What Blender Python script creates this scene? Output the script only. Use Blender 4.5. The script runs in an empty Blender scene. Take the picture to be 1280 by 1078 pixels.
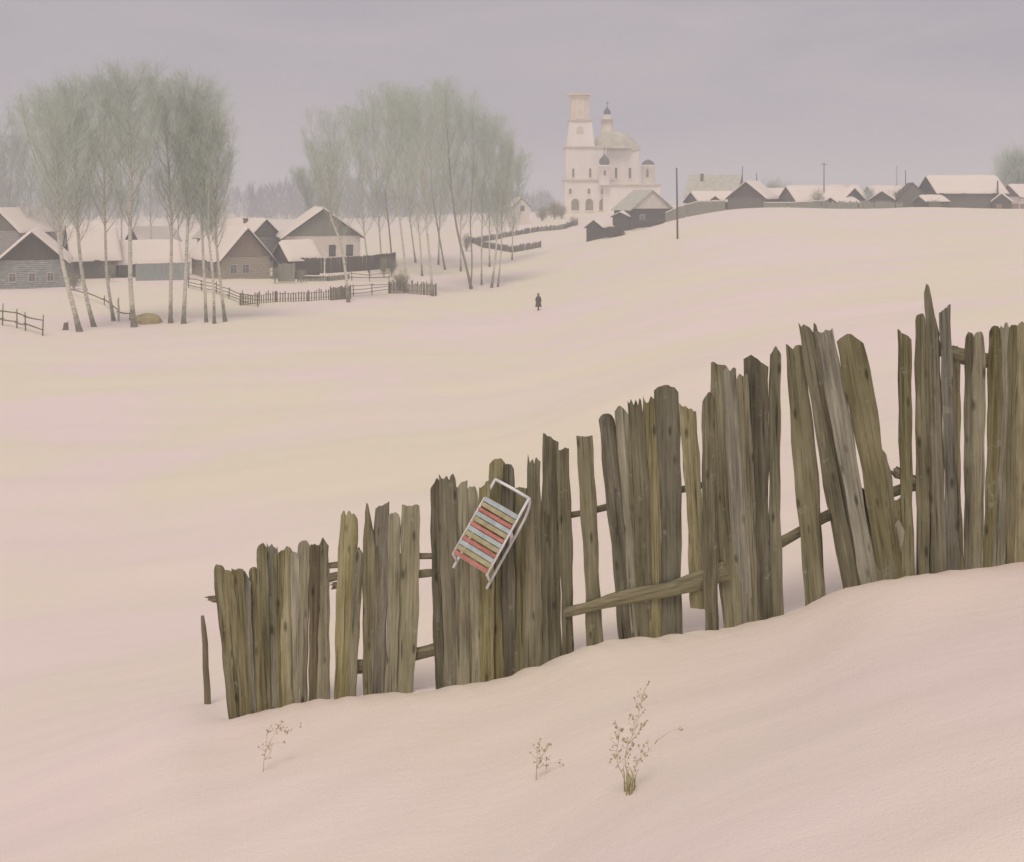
import bpy, math, random
import numpy as np
from mathutils import Vector, Matrix, Euler

R = math.radians
random.seed(7)
scene = bpy.context.scene
col = scene.collection

# ------------------------------------------------------------------ camera constants
W, H = 1280.0, 1078.0
FPX, HOR = 1372.0, 245.0            # focal length in photo pixels, eye level row


def at(px, py, Y):
    """Point at distance Y seen in the photo at (px, py)."""
    return Vector(((px - 640.0) / FPX * Y, Y, -(py - HOR) / FPX * Y))


# ------------------------------------------------------------------ terrain heights
ROWS = [4, 6, 8, 10, 12, 16, 24, 40, 70, 110, 150, 190, 220, 270, 330, 420, 600]
COLS = {
    -700: [-3.6, -4.7, -5.9, -6.8, -7.6, -8.8, -10.2, -11.4, -12.4, -13.0, -12.6, -12.6, -12.6, -12.0, -11.2, -10.5, -10],
    0:    [-3.2, -4.1, -4.85, -5.45, -6.1, -7.2, -8.6, -10.3, -12.0, -13.05, -12.6, -12.6, -12.6, -12.0, -11.0, -10.5, -10],
    270:  [-3.35, -4.0, -4.4, -4.78, -5.45, -6.7, -8.2, -10.0, -11.9, -12.85, -12.6, -12.5, -12.4, -11.5, -10.5, -10.2, -10],
    450:  [-3.15, -3.8, -4.15, -4.55, -5.1, -6.2, -7.6, -9.4, -11.4, -12.7, -12.9, -12.4, -12.0, -11.0, -10.0, -9.8, -9.8],
    640:  [-2.95, -3.6, -3.9, -4.25, -4.75, -5.6, -6.9, -8.8, -11.0, -12.8, -13.3, -12.3, -11.0, -8.8, -6.9, -7.0, -9],
    770:  [-2.8, -3.3, -3.65, -4.0, -4.45, -5.1, -6.1, -7.5, -9.2, -10.4, -10.3, -8.9, -7.6, -5.5, -4.3, -5, -8],
    900:  [-2.65, -3.05, -3.38, -3.7, -4.05, -4.6, -5.4, -6.4, -7.4, -7.8, -6.7, -4.4, -2.95, -2.9, -3.2, -4, -7],
    1080: [-2.5, -2.8, -3.1, -3.4, -3.65, -4.0, -4.7, -5.4, -6.1, -6.2, -5.1, -3.3, -2.7, -2.8, -3.1, -4, -6],
    1280: [-2.3, -2.55, -2.82, -3.05, -3.2, -3.5, -4.1, -4.6, -5.0, -4.9, -4.0, -3.0, -2.75, -2.8, -3.0, -4, -6],
    2000: [-2.0, -2.2, -2.4, -2.6, -2.8, -3.1, -3.6, -4.0, -4.2, -4.0, -3.4, -2.8, -2.6, -2.7, -3.0, -4, -6],
}


def hermite(xs, ys, q):
    xs = np.asarray(xs, float); ys = np.asarray(ys, float); q = np.clip(q, xs[0], xs[-1])
    m = np.gradient(ys, xs, axis=0)
    i = np.clip(np.searchsorted(xs, q) - 1, 0, len(xs) - 2)
    h = xs[i + 1] - xs[i]; t = (q - xs[i]) / h
    sh = (-1,) + (1,) * (ys.ndim - 1)
    t = t.reshape(sh); h = h.reshape(sh)
    return ((2 * t**3 - 3 * t**2 + 1) * ys[i] + (t**3 - 2 * t**2 + t) * h * m[i]
            + (-2 * t**3 + 3 * t**2) * ys[i + 1] + (t**3 - t**2) * h * m[i + 1])


VLO, VHI, NV = math.log(4.0), math.log(600.0), 300
ULO, UHI, NU = (-700 - 640) / FPX, (2000 - 640) / FPX, 300
_tab = np.array([COLS[k] for k in COLS]).T                       # rows x cols
_tv = hermite(np.log(ROWS), _tab, np.linspace(VLO, VHI, NV))       # NV x cols
_us = (np.array(list(COLS)) - 640) / FPX
GRID = hermite(_us, _tv.T, np.linspace(ULO, UHI, NU)).T            # NV x NU


def _blur(a, ax, s):
    k = np.exp(-0.5 * (np.arange(-3 * s, 3 * s + 1) / s) ** 2); k /= k.sum()
    p = [(0, 0), (0, 0)]; p[ax] = (3 * s, 3 * s)
    return np.apply_along_axis(lambda r: np.convolve(r, k, 'valid'), ax, np.pad(a, p, mode='edge'))


GRID = _blur(_blur(GRID, 0, 3), 1, 4)


def _lookup(g, x, y):
    yy = np.maximum(y, 4.0)
    v = (np.log(np.minimum(yy, 600.0)) - VLO) / (VHI - VLO) * (NV - 1)
    u = (np.clip(x / yy, ULO, UHI) - ULO) / (UHI - ULO) * (NU - 1)
    i = np.clip(v.astype(int), 0, NV - 2); j = np.clip(u.astype(int), 0, NU - 2)
    a = v - i; b = u - j
    return ((1 - a) * (1 - b) * g[i, j] + a * (1 - b) * g[i + 1, j] + (1 - a) * b * g[i, j + 1] + a * b * g[i + 1, j + 1])


_rs = np.random.RandomState(3)
_WAVES = [(_rs.uniform(0, 6.28), _rs.uniform(0, 6.28), L, amp) for L, amp in
          [(2.3, .010), (3.1, .014), (4.7, .022), (6.3, .03), (9, .045), (13, .07), (21, .11), (34, .16), (47, .2), (70, .25)] for _ in range(2)]


def drift(x, y):
    d = np.sqrt(x * x + y * y)
    z = np.zeros_like(x)
    for ph, th, L, amp in _WAVES:
        th = th * 0.18 + 1.1                                   # wind drifts mostly one way
        w = np.clip(d / (L * 1.2), 0, 1)
        z += amp * .55 * w * np.sin((x * math.cos(th) + y * math.sin(th)) / L * 6.283 + ph + 1.3 * np.sin((x * math.sin(th) - y * math.cos(th)) / L * 2.1 + ph * 2))
    return z


def fence_depth(px):
    return 10.1 - 1.4 * (px - 270) / 1010.0 + 0.06 * np.sin(px * 0.021)


_corr = None


def gz_raw(x, y):
    z = _lookup(GRID, x, y) + drift(x, y) * np.clip((y - 3) / 4, 0, 1)
    back = np.clip(4.0 - y, 0, 8)
    return z + back * 0.05


# fence: foot and head of every paling as seen in the photo (x top, y top, x foot, y foot, width)
PAL = [
    (273, 706, 291, 899, 12, 2), (284, 713, 299, 898, 12, 0), (296, 712, 308, 895, 11, 0), (307, 713, 314, 892, 10, 1), (317, 709, 323, 889, 10, 0),
    (327, 680, 333, 887, 11, 0), (340, 678, 344, 885, 12, 1), (350, 690, 353, 882, 10, 0), (359, 684, 361, 880, 10, 0),
    (368, 690, 369, 878, 10, 1), (380, 676, 377, 876, 12, 0), (394, 682, 393, 874, 9, 3), (404, 672, 404, 873, 11, 0), 
    (437, 641, 428, 869, 17, 0), (449, 684, 441, 867, 8, 1),
    (463, 625, 462, 866, 13, 2), (477, 632, 473, 864, 14, 2), (492, 641, 487, 863, 12, 0), (513, 632, 505, 861, 17, 1),
    (544, 597, 553, 857, 11, 2), (559, 593, 566, 856, 17, 0), (575, 606, 579, 854, 13, 0), (590, 608, 593, 852, 13, 1),
    (605, 602, 607, 849, 13, 0), (622, 573, 622, 846, 17, 0), (635, 580, 637, 842, 12, 2), (650, 610, 651, 838, 14, 0),
    (667, 571, 667, 834, 15, 0), (681, 640, 680, 829, 9, 2), (688, 547, 691, 824, 16, 2), (703, 562, 709, 813, 11, 0),
    (730, 545, 743, 804, 15, 0),
    (758, 518, 786, 798, 17, 2), (777, 506, 798, 797, 14, 1), (793, 499, 806, 796, 16, 0), (812, 497, 819, 795, 15, 0),
    (833, 482, 837, 794, 23, 0), (859, 510, 871, 716, 15, 0), (885, 489, 890, 784, 12, 2),
    (898, 455, 917, 779, 17, 0), (912, 460, 929, 777, 15, 1), (926, 467, 939, 775, 14, 0), (945, 443, 952, 773, 22, 2),
    (969, 433, 972, 770, 11, 1),
    (993, 431, 1019, 751, 21, 0), (1009, 404, 1067, 729, 22, 2), (1030, 414, 1085, 724, 18, 1), (1061, 416, 1113, 720, 26, 0), (1076, 610, 1080, 725, 15, 2), (1098, 560, 1106, 721, 20, 1), (1104, 628, 1107, 721, 16, 2), (1117, 622, 1121, 719, 19, 0),
    (1090, 655, 1093, 723, 15, 1), (1124, 650, 1126, 718, 14, 1),
    (1131, 418, 1137, 717, 14, 0), (1151, 392, 1155, 716, 13, 2), (1164, 350, 1173, 714, 15, 0), (1181, 386, 1190, 713, 13, 1),
    (1194, 432, 1200, 712, 11, 0), (1212, 415, 1210, 711, 10, 2), (1224, 415, 1221, 709, 13, 0), (1244, 408, 1234, 708, 14, 0),
    (1256, 405, 1248, 707, 14, 1), (1268, 406, 1262, 706, 14, 0), (1281, 402, 1277, 705, 14, 0), (1296, 410, 1292, 704, 14, 2), (1311, 404, 1308, 704, 14, 1),
    (1326, 410, 1324, 703, 15, 0), (1342, 398, 1338, 702, 14, 2), (1357, 408, 1353, 702, 15, 1), (1374, 402, 1369, 701, 15, 0), (1398, 396, 1392, 700, 16, 2), (1416, 404, 1410, 699, 15, 0),
]


def _make_corr():
    px = np.array([p[2] for p in PAL if p[2] != 871], float); py = np.array([p[3] for p in PAL if p[2] != 871], float)
    o = np.argsort(px); px, py = px[o], py[o]
    qs = np.linspace(150, 1500, 136)
    yq = np.interp(qs, px, py)
    k = np.exp(-0.5 * (np.arange(-6, 7) / 2.5) ** 2); k /= k.sum()
    yq = np.convolve(np.pad(yq, 6, mode='edge'), k, 'valid')
    D = fence_depth(qs)
    want = -(yq - HOR) / FPX * D
    err = want - gz_raw((qs - 640) / FPX * D, D)
    err *= np.clip((qs - 150) / 120, 0, 1)
    return qs, err


_corr = _make_corr()


def gz(x, y):
    x = np.atleast_1d(np.asarray(x, float)); y = np.atleast_1d(np.asarray(y, float))
    z = gz_raw(x, y)
    px = x / np.maximum(y, 3.0) * FPX + 640
    D = fence_depth(np.clip(px, -200, 1700))
    c = np.interp(px, _corr[0], _corr[1])
    z = z + c * np.exp(-0.5 * ((y - D) / 1.6) ** 2)
    inl = np.clip((px - 235) / 60, 0, 1)
    # small bank drifted against the front of the fence, and the scoop the wind leaves behind it
    z = z + inl * (0.05 * np.exp(-0.5 * ((y - D + 0.35) / 0.30) ** 2) - 0.10 * np.exp(-0.5 * ((y - D - 0.55) / 0.40) ** 2))
    near = np.exp(-0.5 * ((y - D + 0.05) / 0.22) ** 2) * inl
    z = z + near * (.010 * np.sin(x * 7.1 + 2.3 * np.sin(x * 2.7)) + .007 * np.sin(x * 17.3 + y * 5 + 2 + 2 * np.sin(x * 4.1)) + .006 * np.sin(x * 29 + y * 11))
    crust = np.clip((26 - y) / 14, 0, 1)
    wx = x * .94 + y * .34; wy = -x * .34 + y * .94
    z = z + crust * (.011 * np.sin(wy * 3.1 + 1.7 * np.sin(wx * .9) + .8 * np.sin(wx * 2.3)) * (.5 + .5 * np.sin(wx * .7 + wy * .5)) + .006 * np.sin(wy * 6.7 + 2.1 * np.sin(wx * 1.7) + 1))
    return z


def g1(x, y):
    return float(gz(x, y)[0])


def hit(px, py, lo=5.0, hi=900.0):
    """Where the line of sight through a photo point meets the snow."""
    ys = np.exp(np.linspace(math.log(lo), math.log(hi), 4000))
    below = -(py - HOR) / FPX * ys - gz((px - 640) / FPX * ys, ys)
    k = np.where(below <= 0)[0]
    Y = ys[k[0]] if len(k) else hi
    p = at(px, py, Y); p.z = g1(p.x, p.y)
    return p


# ------------------------------------------------------------------ object helpers
def thing(name, label, cat, loc=(0, 0, 0), rz=0.0, group=None):
    o = bpy.data.objects.new(name, None); col.objects.link(o)
    o.empty_display_size = 0.3
    o.location = loc; o.rotation_euler = (0, 0, rz)
    o['label'] = label; o['category'] = cat
    if group: o['group'] = group
    return o


def tag(o, label, cat=None, group=None, kind=None):
    if label: o['label'] = label
    if cat: o['category'] = cat
    if group: o['group'] = group
    if kind: o['kind'] = kind
    return o


class MB:
    """Collects boxes, tubes, prisms; build() links them as one mesh object."""
    def __init__(s):
        s.v = []; s.f = []; s.mi = []; s.smooth = []

    def add(s, vs, fs, m=0, smooth=False):
        b = len(s.v); s.v += [tuple(v) for v in vs]
        s.f += [tuple(b + i for i in f) for f in fs]
        s.mi += [m] * len(fs); s.smooth += [smooth] * len(fs)

    def box(s, x0, x1, y0, y1, z0, z1, m=0):
        v = [(x0, y0, z0), (x1, y0, z0), (x1, y1, z0), (x0, y1, z0), (x0, y0, z1), (x1, y0, z1), (x1, y1, z1), (x0, y1, z1)]
        s.add(v, [(0, 3, 2, 1), (4, 5, 6, 7), (0, 1, 5, 4), (1, 2, 6, 5), (2, 3, 7, 6), (3, 0, 4, 7)], m)

    def tube(s, pts, rad, n=8, m=0, cap=True, smooth=True, sx=1.0):
        pts = [Vector(p) for p in pts]
        if not hasattr(rad, '__len__'): rad = [rad] * len(pts)
        vs = []; up = None
        for i, p in enumerate(pts):
            d = (pts[min(i + 1, len(pts) - 1)] - pts[max(i - 1, 0)]).normalized()
            if up is None:
                up = Vector((0, 0, 1)) if abs(d.z) < 0.9 else Vector((0, 1, 0))
            a = d.cross(up)
            if a.length < 1e-6: a = d.cross(Vector((1, 0, 0)))
            a.normalize(); b = a.cross(d).normalized(); up = b
            for k in range(n):
                t = 2 * math.pi * k / n
                vs.append(p + a * (math.cos(t) * rad[i] * sx) + b * (math.sin(t) * rad[i]))
        fs = []
        for i in range(len(pts) - 1):
            for k in range(n):
                k2 = (k + 1) % n
                fs.append((i * n + k, i * n + k2, (i + 1) * n + k2, (i + 1) * n + k))
        s.add(vs, fs, m, smooth)
        if cap:
            b = len(s.v) - len(vs)
            s.f.append(tuple(b + k for k in range(n))[::-1]); s.mi.append(m); s.smooth.append(False)
            s.f.append(tuple(b + (len(pts) - 1) * n + k for k in range(n))); s.mi.append(m); s.smooth.append(False)

    def lathe(s, prof, c=(0, 0, 0), n=16, m=0, smooth=True, rot=0.0, ey=1.0):
        vs = []
        for r, z in prof:
            for k in range(n):
                t = 2 * math.pi * k / n + rot
                vs.append((c[0] + r * math.cos(t), c[1] + r * math.sin(t) * ey, c[2] + z))
        fs = []
        for i in range(len(prof) - 1):
            for k in range(n):
                k2 = (k + 1) % n
                fs.append((i * n + k, i * n + k2, (i + 1) * n + k2, (i + 1) * n + k))
        s.add(vs, fs, m, smooth)

    def prism(s, poly, y0, y1, m=0):
        """polygon in XZ pushed from y0 to y1"""
        n = len(poly)
        vs = [(x, y0, z) for x, z in poly] + [(x, y1, z) for x, z in poly]
        fs = [tuple(range(n)), tuple(range(2 * n - 1, n - 1, -1))]
        fs += [((k + 1) % n, k, n + k, n + (k + 1) % n) for k in range(n)]
        s.add(vs, fs, m)

    def blob(s, c, r, m=0, seed=0, n=7):
        rr = random.Random(seed)
        prof = [(0.05, -1), (.7, -.7), (1, 0), (.7, .7), (.05, 1)]
        base = len(s.v)
        s.lathe([(p * r, z * r) for p, z in prof], c, n, m)
        for i in range(base, len(s.v)):
            x, y, z = s.v[i]
            s.v[i] = (x + rr.uniform(-.2, .2) * r, y + rr.uniform(-.2, .2) * r, z + rr.uniform(-.2, .2) * r)

    def build(s, name, mats, parent=None):
        me = bpy.data.meshes.new(name)
        me.from_pydata(s.v, [], s.f)
        if not isinstance(mats, (list, tuple)): mats = [mats]
        for m in mats: me.materials.append(m)
        me.polygons.foreach_set('material_index', s.mi)
        me.polygons.foreach_set('use_smooth', s.smooth)
        me.update()
        o = bpy.data.objects.new(name, me); col.objects.link(o)
        if parent: o.parent = parent
        return o


def np_mesh(name, V, F, mat, parent=None, smooth=True):
    me = bpy.data.meshes.new(name)
    V = np.asarray(V, np.float32); F = np.asarray(F, np.int32)
    k = F.shape[1]
    me.vertices.add(len(V)); me.vertices.foreach_set('co', V.ravel())
    me.loops.add(F.size); me.loops.foreach_set('vertex_index', F.ravel())
    me.polygons.add(len(F))
    me.polygons.foreach_set('loop_start', np.arange(0, F.size, k, dtype=np.int32))
    me.polygons.foreach_set('use_smooth', np.full(len(F), smooth))
    me.update(calc_edges=True)
    me.materials.append(mat)
    o = bpy.data.objects.new(name, me); col.objects.link(o)
    if parent: o.parent = parent
    return o


# ------------------------------------------------------------------ materials
def new_mat(name):
    m = bpy.data.materials.new(name); m.use_nodes = True
    nt = m.node_tree
    return m, nt, nt.nodes['Principled BSDF']


def N(nt, typ, **kw):
    n = nt.nodes.new(typ)
    for k, v in kw.items():
        if k in n.inputs: n.inputs[k].default_value = v
        else: setattr(n, k, v)
    return n


def ramp(nt, stops):
    r = nt.nodes.new('ShaderNodeValToRGB')
    e = r.color_ramp.elements
    while len(e) < len(stops): e.new(0.5)
    for i, (p, c) in enumerate(stops):
        e[i].position = p; e[i].color = (*c, 1)
    return r


def mat_plain(name, c, var=0.2, scale=3.0, rough=0.9, bump=0.2, stretch=(1, 1, 1), objvar=0.0, c2=None):
    """Rough surface whose colour wanders between two tones with noise."""
    m, nt, b = new_mat(name); L = nt.links
    tc = N(nt, 'ShaderNodeTexCoord'); mp = N(nt, 'ShaderNodeMapping'); mp.inputs['Scale'].default_value = stretch
    L.new(tc.outputs['Object'], mp.inputs['Vector'])
    n1 = N(nt, 'ShaderNodeTexNoise', Scale=scale, Detail=6.0, Roughness=0.62)
    L.new(mp.outputs[0], n1.inputs['Vector'])
    lo = tuple(max(0, x * (1 - var)) for x in c); hi = tuple(x * (1 + var) for x in (c2 or c))
    rp = ramp(nt, [(0.3, lo), (0.7, hi)])
    L.new(n1.outputs[0], rp.inputs[0])
    out = rp.outputs[0]
    if objvar:
        oi = N(nt, 'ShaderNodeObjectInfo'); mr = N(nt, 'ShaderNodeMapRange')
        mr.inputs[3].default_value = 1 - objvar; mr.inputs[4].default_value = 1 + objvar
        L.new(oi.outputs['Random'], mr.inputs[0])
        mx = N(nt, 'ShaderNodeMix', data_type='RGBA', blend_type='MULTIPLY'); mx.inputs[0].default_value = 1
        L.new(out, mx.inputs[6]); L.new(mr.outputs[0], mx.inputs[7]); out = mx.outputs[2]
    L.new(out, b.inputs['Base Color'])
    b.inputs['Roughness'].default_value = rough
    b.inputs['Specular IOR Level'].default_value = 0.2
    if bump:
        bp = N(nt, 'ShaderNodeBump', Strength=bump, Distance=0.05)
        L.new(n1.outputs[0], bp.inputs['Height']); L.new(bp.outputs[0], b.inputs['Normal'])
    return m


def mat_snow(name, pinkish, yellowish, scale, shift=(0, 0, 0)):
    m, nt, b = new_mat(name); L = nt.links
    tc = N(nt, 'ShaderNodeTexCoord')
    mp = N(nt, 'ShaderNodeMapping'); mp.inputs['Scale'].default_value = (1, 1, 0.3); mp.inputs['Location'].default_value = shift
    L.new(tc.outputs['Object'], mp.inputs['Vector'])
    n1 = N(nt, 'ShaderNodeTexNoise', Scale=scale, Detail=4.0, Roughness=0.55, Distortion=0.6)
    L.new(mp.outputs[0], n1.inputs['Vector'])
    rp = ramp(nt, [(0.41, yellowish), (0.485, tuple((a + c) / 2 for a, c in zip(pinkish, yellowish))), (0.565, pinkish)])
    L.new(n1.outputs[0], rp.inputs[0])
    L.new(rp.outputs[0], b.inputs['Base Color'])
    b.inputs['Roughness'].default_value = 0.85
    b.inputs['Specular IOR Level'].default_value = 0.15
    # wind crust: fine ripples and grain
    mp2 = N(nt, 'ShaderNodeMapping'); mp2.inputs['Scale'].default_value = (0.6, 1.7, 1); mp2.inputs['Rotation'].default_value = (0, 0, 0.3)
    L.new(tc.outputs['Object'], mp2.inputs['Vector'])
    n2 = N(nt, 'ShaderNodeTexNoise', Scale=1.6, Detail=7.0, Roughness=0.6)
    L.new(mp2.outputs[0], n2.inputs['Vector'])
    n3 = N(nt, 'ShaderNodeTexNoise', Scale=60.0, Detail=3.0)
    L.new(tc.outputs['Object'], n3.inputs['Vector'])
    b1 = N(nt, 'ShaderNodeBump', Strength=0.22, Distance=0.10); L.new(n2.outputs[0], b1.inputs['Height'])
    b2 = N(nt, 'ShaderNodeBump', Strength=0.45, Distance=0.012); L.new(n3.outputs[0], b2.inputs['Height']); L.new(b1.outputs[0], b2.inputs['Normal'])
    L.new(b2.outputs[0], b.inputs['Normal'])
    return m


def mat_paling(name, dark, mid, light):
    """Weathered grey-brown wood with long grain, silvered heads and a stain near the foot."""
    m, nt, b = new_mat(name); L = nt.links
    tc = N(nt, 'ShaderNodeTexCoord'); oi = N(nt, 'ShaderNodeObjectInfo')
    ad = N(nt, 'ShaderNodeVectorMath', operation='ADD')
    cx = N(nt, 'ShaderNodeCombineXYZ')
    mu = N(nt, 'ShaderNodeMath', operation='MULTIPLY'); mu.inputs[1].default_value = 37.0
    L.new(oi.outputs['Random'], mu.inputs[0]); L.new(mu.outputs[0], cx.inputs[0]); L.new(mu.outputs[0], cx.inputs[2])
    L.new(tc.outputs['Object'], ad.inputs[0]); L.new(cx.outputs[0], ad.inputs[1])
    mp = N(nt, 'ShaderNodeMapping'); mp.inputs['Scale'].default_value = (42, 42, 1.6)
    L.new(ad.outputs[0], mp.inputs['Vector'])
    n1 = N(nt, 'ShaderNodeTexNoise', Scale=1.0, Detail=8.0, Roughness=0.68, Distortion=0.35)
    L.new(mp.outputs[0], n1.inputs['Vector'])
    mp2 = N(nt, 'ShaderNodeMapping'); mp2.inputs['Scale'].default_value = (5, 5, 1.2)
    L.new(ad.outputs[0], mp2.inputs['Vector'])
    n2 = N(nt, 'ShaderNodeTexNoise', Scale=1.0, Detail=5.0, Roughness=0.6)
    L.new(mp2.outputs[0], n2.inputs['Vector'])
    rp = ramp(nt, [(0.36, dark), (0.50, mid), (0.66, light)])
    mxv = N(nt, 'ShaderNodeMath', operation='MULTIPLY_ADD'); mxv.inputs[1].default_value = 0.55
    mm = N(nt, 'ShaderNodeMath', operation='MULTIPLY'); mm.inputs[1].default_value = 0.45
    L.new(n2.outputs[0], mm.inputs[0]); L.new(n1.outputs[0], mxv.inputs[0]); L.new(mm.outputs[0], mxv.inputs[2])
    L.new(mxv.outputs[0], rp.inputs[0])
    mr = N(nt, 'ShaderNodeMapRange'); mr.inputs[3].default_value = 0.66; mr.inputs[4].default_value = 1.22
    L.new(oi.outputs['Random'], mr.inputs[0])
    mx = N(nt, 'ShaderNodeMix', data_type='RGBA', blend_type='MULTIPLY'); mx.inputs[0].default_value = 1
    L.new(rp.outputs[0], mx.inputs[6]); L.new(mr.outputs[0], mx.inputs[7])
    sep = N(nt, 'ShaderNodeMath', operation='FRACT'); m13 = N(nt, 'ShaderNodeMath', operation='MULTIPLY'); m13.inputs[1].default_value = 13.7
    L.new(oi.outputs['Random'], m13.inputs[0]); L.new(m13.outputs[0], sep.inputs[0])
    hs = N(nt, 'ShaderNodeHueSaturation'); mrs = N(nt, 'ShaderNodeMapRange'); mrs.inputs[3].default_value = .68; mrs.inputs[4].default_value = 1.15
    L.new(sep.outputs[0], mrs.inputs[0]); L.new(mrs.outputs[0], hs.inputs['Saturation']); L.new(mx.outputs[2], hs.inputs['Color'])
    # knots
    mk = N(nt, 'ShaderNodeMapping'); mk.inputs['Scale'].default_value = (9, 9, 3.2); L.new(ad.outputs[0], mk.inputs['Vector'])
    vk = N(nt, 'ShaderNodeTexVoronoi', Scale=1.0); L.new(mk.outputs[0], vk.inputs['Vector'])
    kr = N(nt, 'ShaderNodeMapRange'); kr.inputs[1].default_value = .08; kr.inputs[2].default_value = .2; kr.inputs[3].default_value = .42; kr.inputs[4].default_value = 1.0
    L.new(vk.outputs['Distance'], kr.inputs[0])
    # drying cracks along the grain
    mc = N(nt, 'ShaderNodeMapping'); mc.inputs['Scale'].default_value = (60, 60, .9); L.new(ad.outputs[0], mc.inputs['Vector'])
    nc = N(nt, 'ShaderNodeTexNoise', Scale=1.0, Detail=2.0); L.new(mc.outputs[0], nc.inputs['Vector'])
    cr = N(nt, 'ShaderNodeMapRange'); cr.inputs[1].default_value = .30; cr.inputs[2].default_value = .38; cr.inputs[3].default_value = .38; cr.inputs[4].default_value = 1.0
    L.new(nc.outputs[0], cr.inputs[0])
    mkc = N(nt, 'ShaderNodeMath', operation='MULTIPLY'); L.new(kr.outputs[0], mkc.inputs[0]); L.new(cr.outputs[0], mkc.inputs[1])
    mx3 = N(nt, 'ShaderNodeMix', data_type='RGBA', blend_type='MULTIPLY'); mx3.inputs[0].default_value = 1
    L.new(hs.outputs[0], mx3.inputs[6]); L.new(mkc.outputs[0], mx3.inputs[7])
    # lichen
    nl = N(nt, 'ShaderNodeTexNoise', Scale=7.0, Detail=8.0, Roughness=.7); L.new(ad.outputs[0], nl.inputs['Vector'])
    lr = N(nt, 'ShaderNodeMapRange'); lr.inputs[1].default_value = .60; lr.inputs[2].default_value = .70; lr.inputs[4].default_value = .6
    L.new(nl.outputs[0], lr.inputs[0])
    mx4 = N(nt, 'ShaderNodeMix', data_type='RGBA'); mx4.inputs[7].default_value = (.40, .41, .33, 1)
    L.new(lr.outputs[0], mx4.inputs[0]); L.new(mx3.outputs[2], mx4.inputs[6])
    L.new(mx4.outputs[2], b.inputs['Base Color'])
    b.inputs['Roughness'].default_value = 0.92; b.inputs['Specular IOR Level'].default_value = 0.15
    bp = N(nt, 'ShaderNodeBump', Strength=0.7, Distance=0.01)
    L.new(n1.outputs[0], bp.inputs['Height']); L.new(bp.outputs[0], b.inputs['Normal'])
    return m


M = {}
SNOW_SHIFT = (0.0, 0.0, 0.0)
M['snow'] = mat_snow('snow', (0.86, 0.795, 0.63), (0.885, 0.77, 0.715), 0.05, SNOW_SHIFT)
M['roof_snow'] = mat_snow('roof_snow', (0.89, 0.80, 0.72), (0.88, 0.80, 0.70), 0.6)
M['pal0'] = mat_paling('weathered_paling', (0.12, 0.105, 0.05), (0.275, 0.255, 0.145), (0.42, 0.40, 0.26))
M['pal1'] = mat_paling('silvered_paling', (0.14, 0.13, 0.085), (0.30, 0.29, 0.20), (0.47, 0.455, 0.34))
M['pal2'] = mat_paling('dark_paling', (0.075, 0.067, 0.038), (0.185, 0.172, 0.108), (0.33, 0.315, 0.22))
M['pal3'] = mat_paling('brown_paling', (0.12, 0.088, 0.04), (0.2, 0.162, 0.08), (0.29, 0.245, 0.135))
M['rail'] = mat_plain('rail_wood', (0.21, 0.19, 0.12), 0.5, 4, stretch=(.35, 10, 10), bump=.35)
M['rail_light'] = mat_plain('rail_wood_light', (0.245, 0.225, 0.14), 0.45, 4, stretch=(.35, 10, 10), bump=.35)
M['log_grey'] = mat_plain('grey_logs', (0.36, 0.355, 0.315), 0.3, 2, stretch=(1, 1, 4))
M['log_blue'] = mat_plain('blue_grey_logs', (0.36, 0.375, 0.35), 0.35, 1.2, stretch=(1, 1, 3))
M['log_dark'] = mat_plain('dark_logs', (0.105, 0.092, 0.07), 0.4, 2, stretch=(1, 1, 4))
M['log_tan'] = mat_plain('tan_logs', (0.46, 0.41, 0.315), 0.25, 2, stretch=(1, 1, 4))
M['board_brown'] = mat_plain('brown_boards', (0.3, 0.235, 0.185), 0.25, 3, stretch=(6, 6, 1))
M['board_dark'] = mat_plain('dark_boards', (0.11, 0.095, 0.068), 0.4, 3, stretch=(6, 6, 1))
M['board_green'] = mat_plain('green_grey_boards', (0.29, 0.30, 0.235), 0.25, 3, stretch=(6, 6, 1))
M['board_grey'] = mat_plain('grey_boards', (0.175, 0.165, 0.125), 0.35, 3, stretch=(6, 6, 1))
M['board_blue'] = mat_plain('blue_grey_boards', (0.33, 0.37, 0.345), 0.2, 3, stretch=(6, 6, 1))
M['plaster'] = mat_plain('whitewash', (0.86, 0.79, 0.71), 0.08, 1.5, bump=.1)
M['church_wall'] = mat_plain('church_whitewash', (0.93, 0.86, 0.785), 0.05, 0.35, bump=.1, c2=(0.93, 0.88, 0.81), stretch=(1, 1, .4))
M['church_ochre'] = mat_plain('church_bare_brick', (0.82, 0.71, 0.56), 0.14, 0.3, bump=.1)
M['church_roof'] = mat_plain('church_roof_tin', (0.58, 0.55, 0.43), 0.2, 0.3, rough=.6)
M['church_dome'] = mat_plain('church_dome_tin', (0.12, 0.13, 0.11), 0.2, 0.6, rough=.5)
M['church_cornice'] = mat_plain('church_cornice', (0.74, 0.68, 0.56), 0.12, 0.5)
M['opening'] = mat_plain('dark_opening', (0.19, 0.165, 0.13), 0.3, 2, bump=0)
M['arch_open'] = mat_plain('arch_opening', (0.3, 0.27, 0.175), 0.3, 1, bump=0)
M['white_paint'] = mat_plain('white_paint', (0.47, 0.455, 0.41), 0.08, 4, bump=.05)
M['glass'] = mat_plain('window_glass', (0.17, 0.165, 0.15), 0.2, 2, rough=.25, bump=0)
M['tin_green'] = mat_plain('green_tin_roof', (0.56, 0.56, 0.455), 0.15, 1, rough=.6)
M['brick'] = mat_plain('chimney_brick', (0.22, 0.15, 0.11), 0.3, 5)
M['pole'] = mat_plain('pole_wood', (0.13, 0.115, 0.095), 0.3, 4, stretch=(6, 6, 1))
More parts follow.
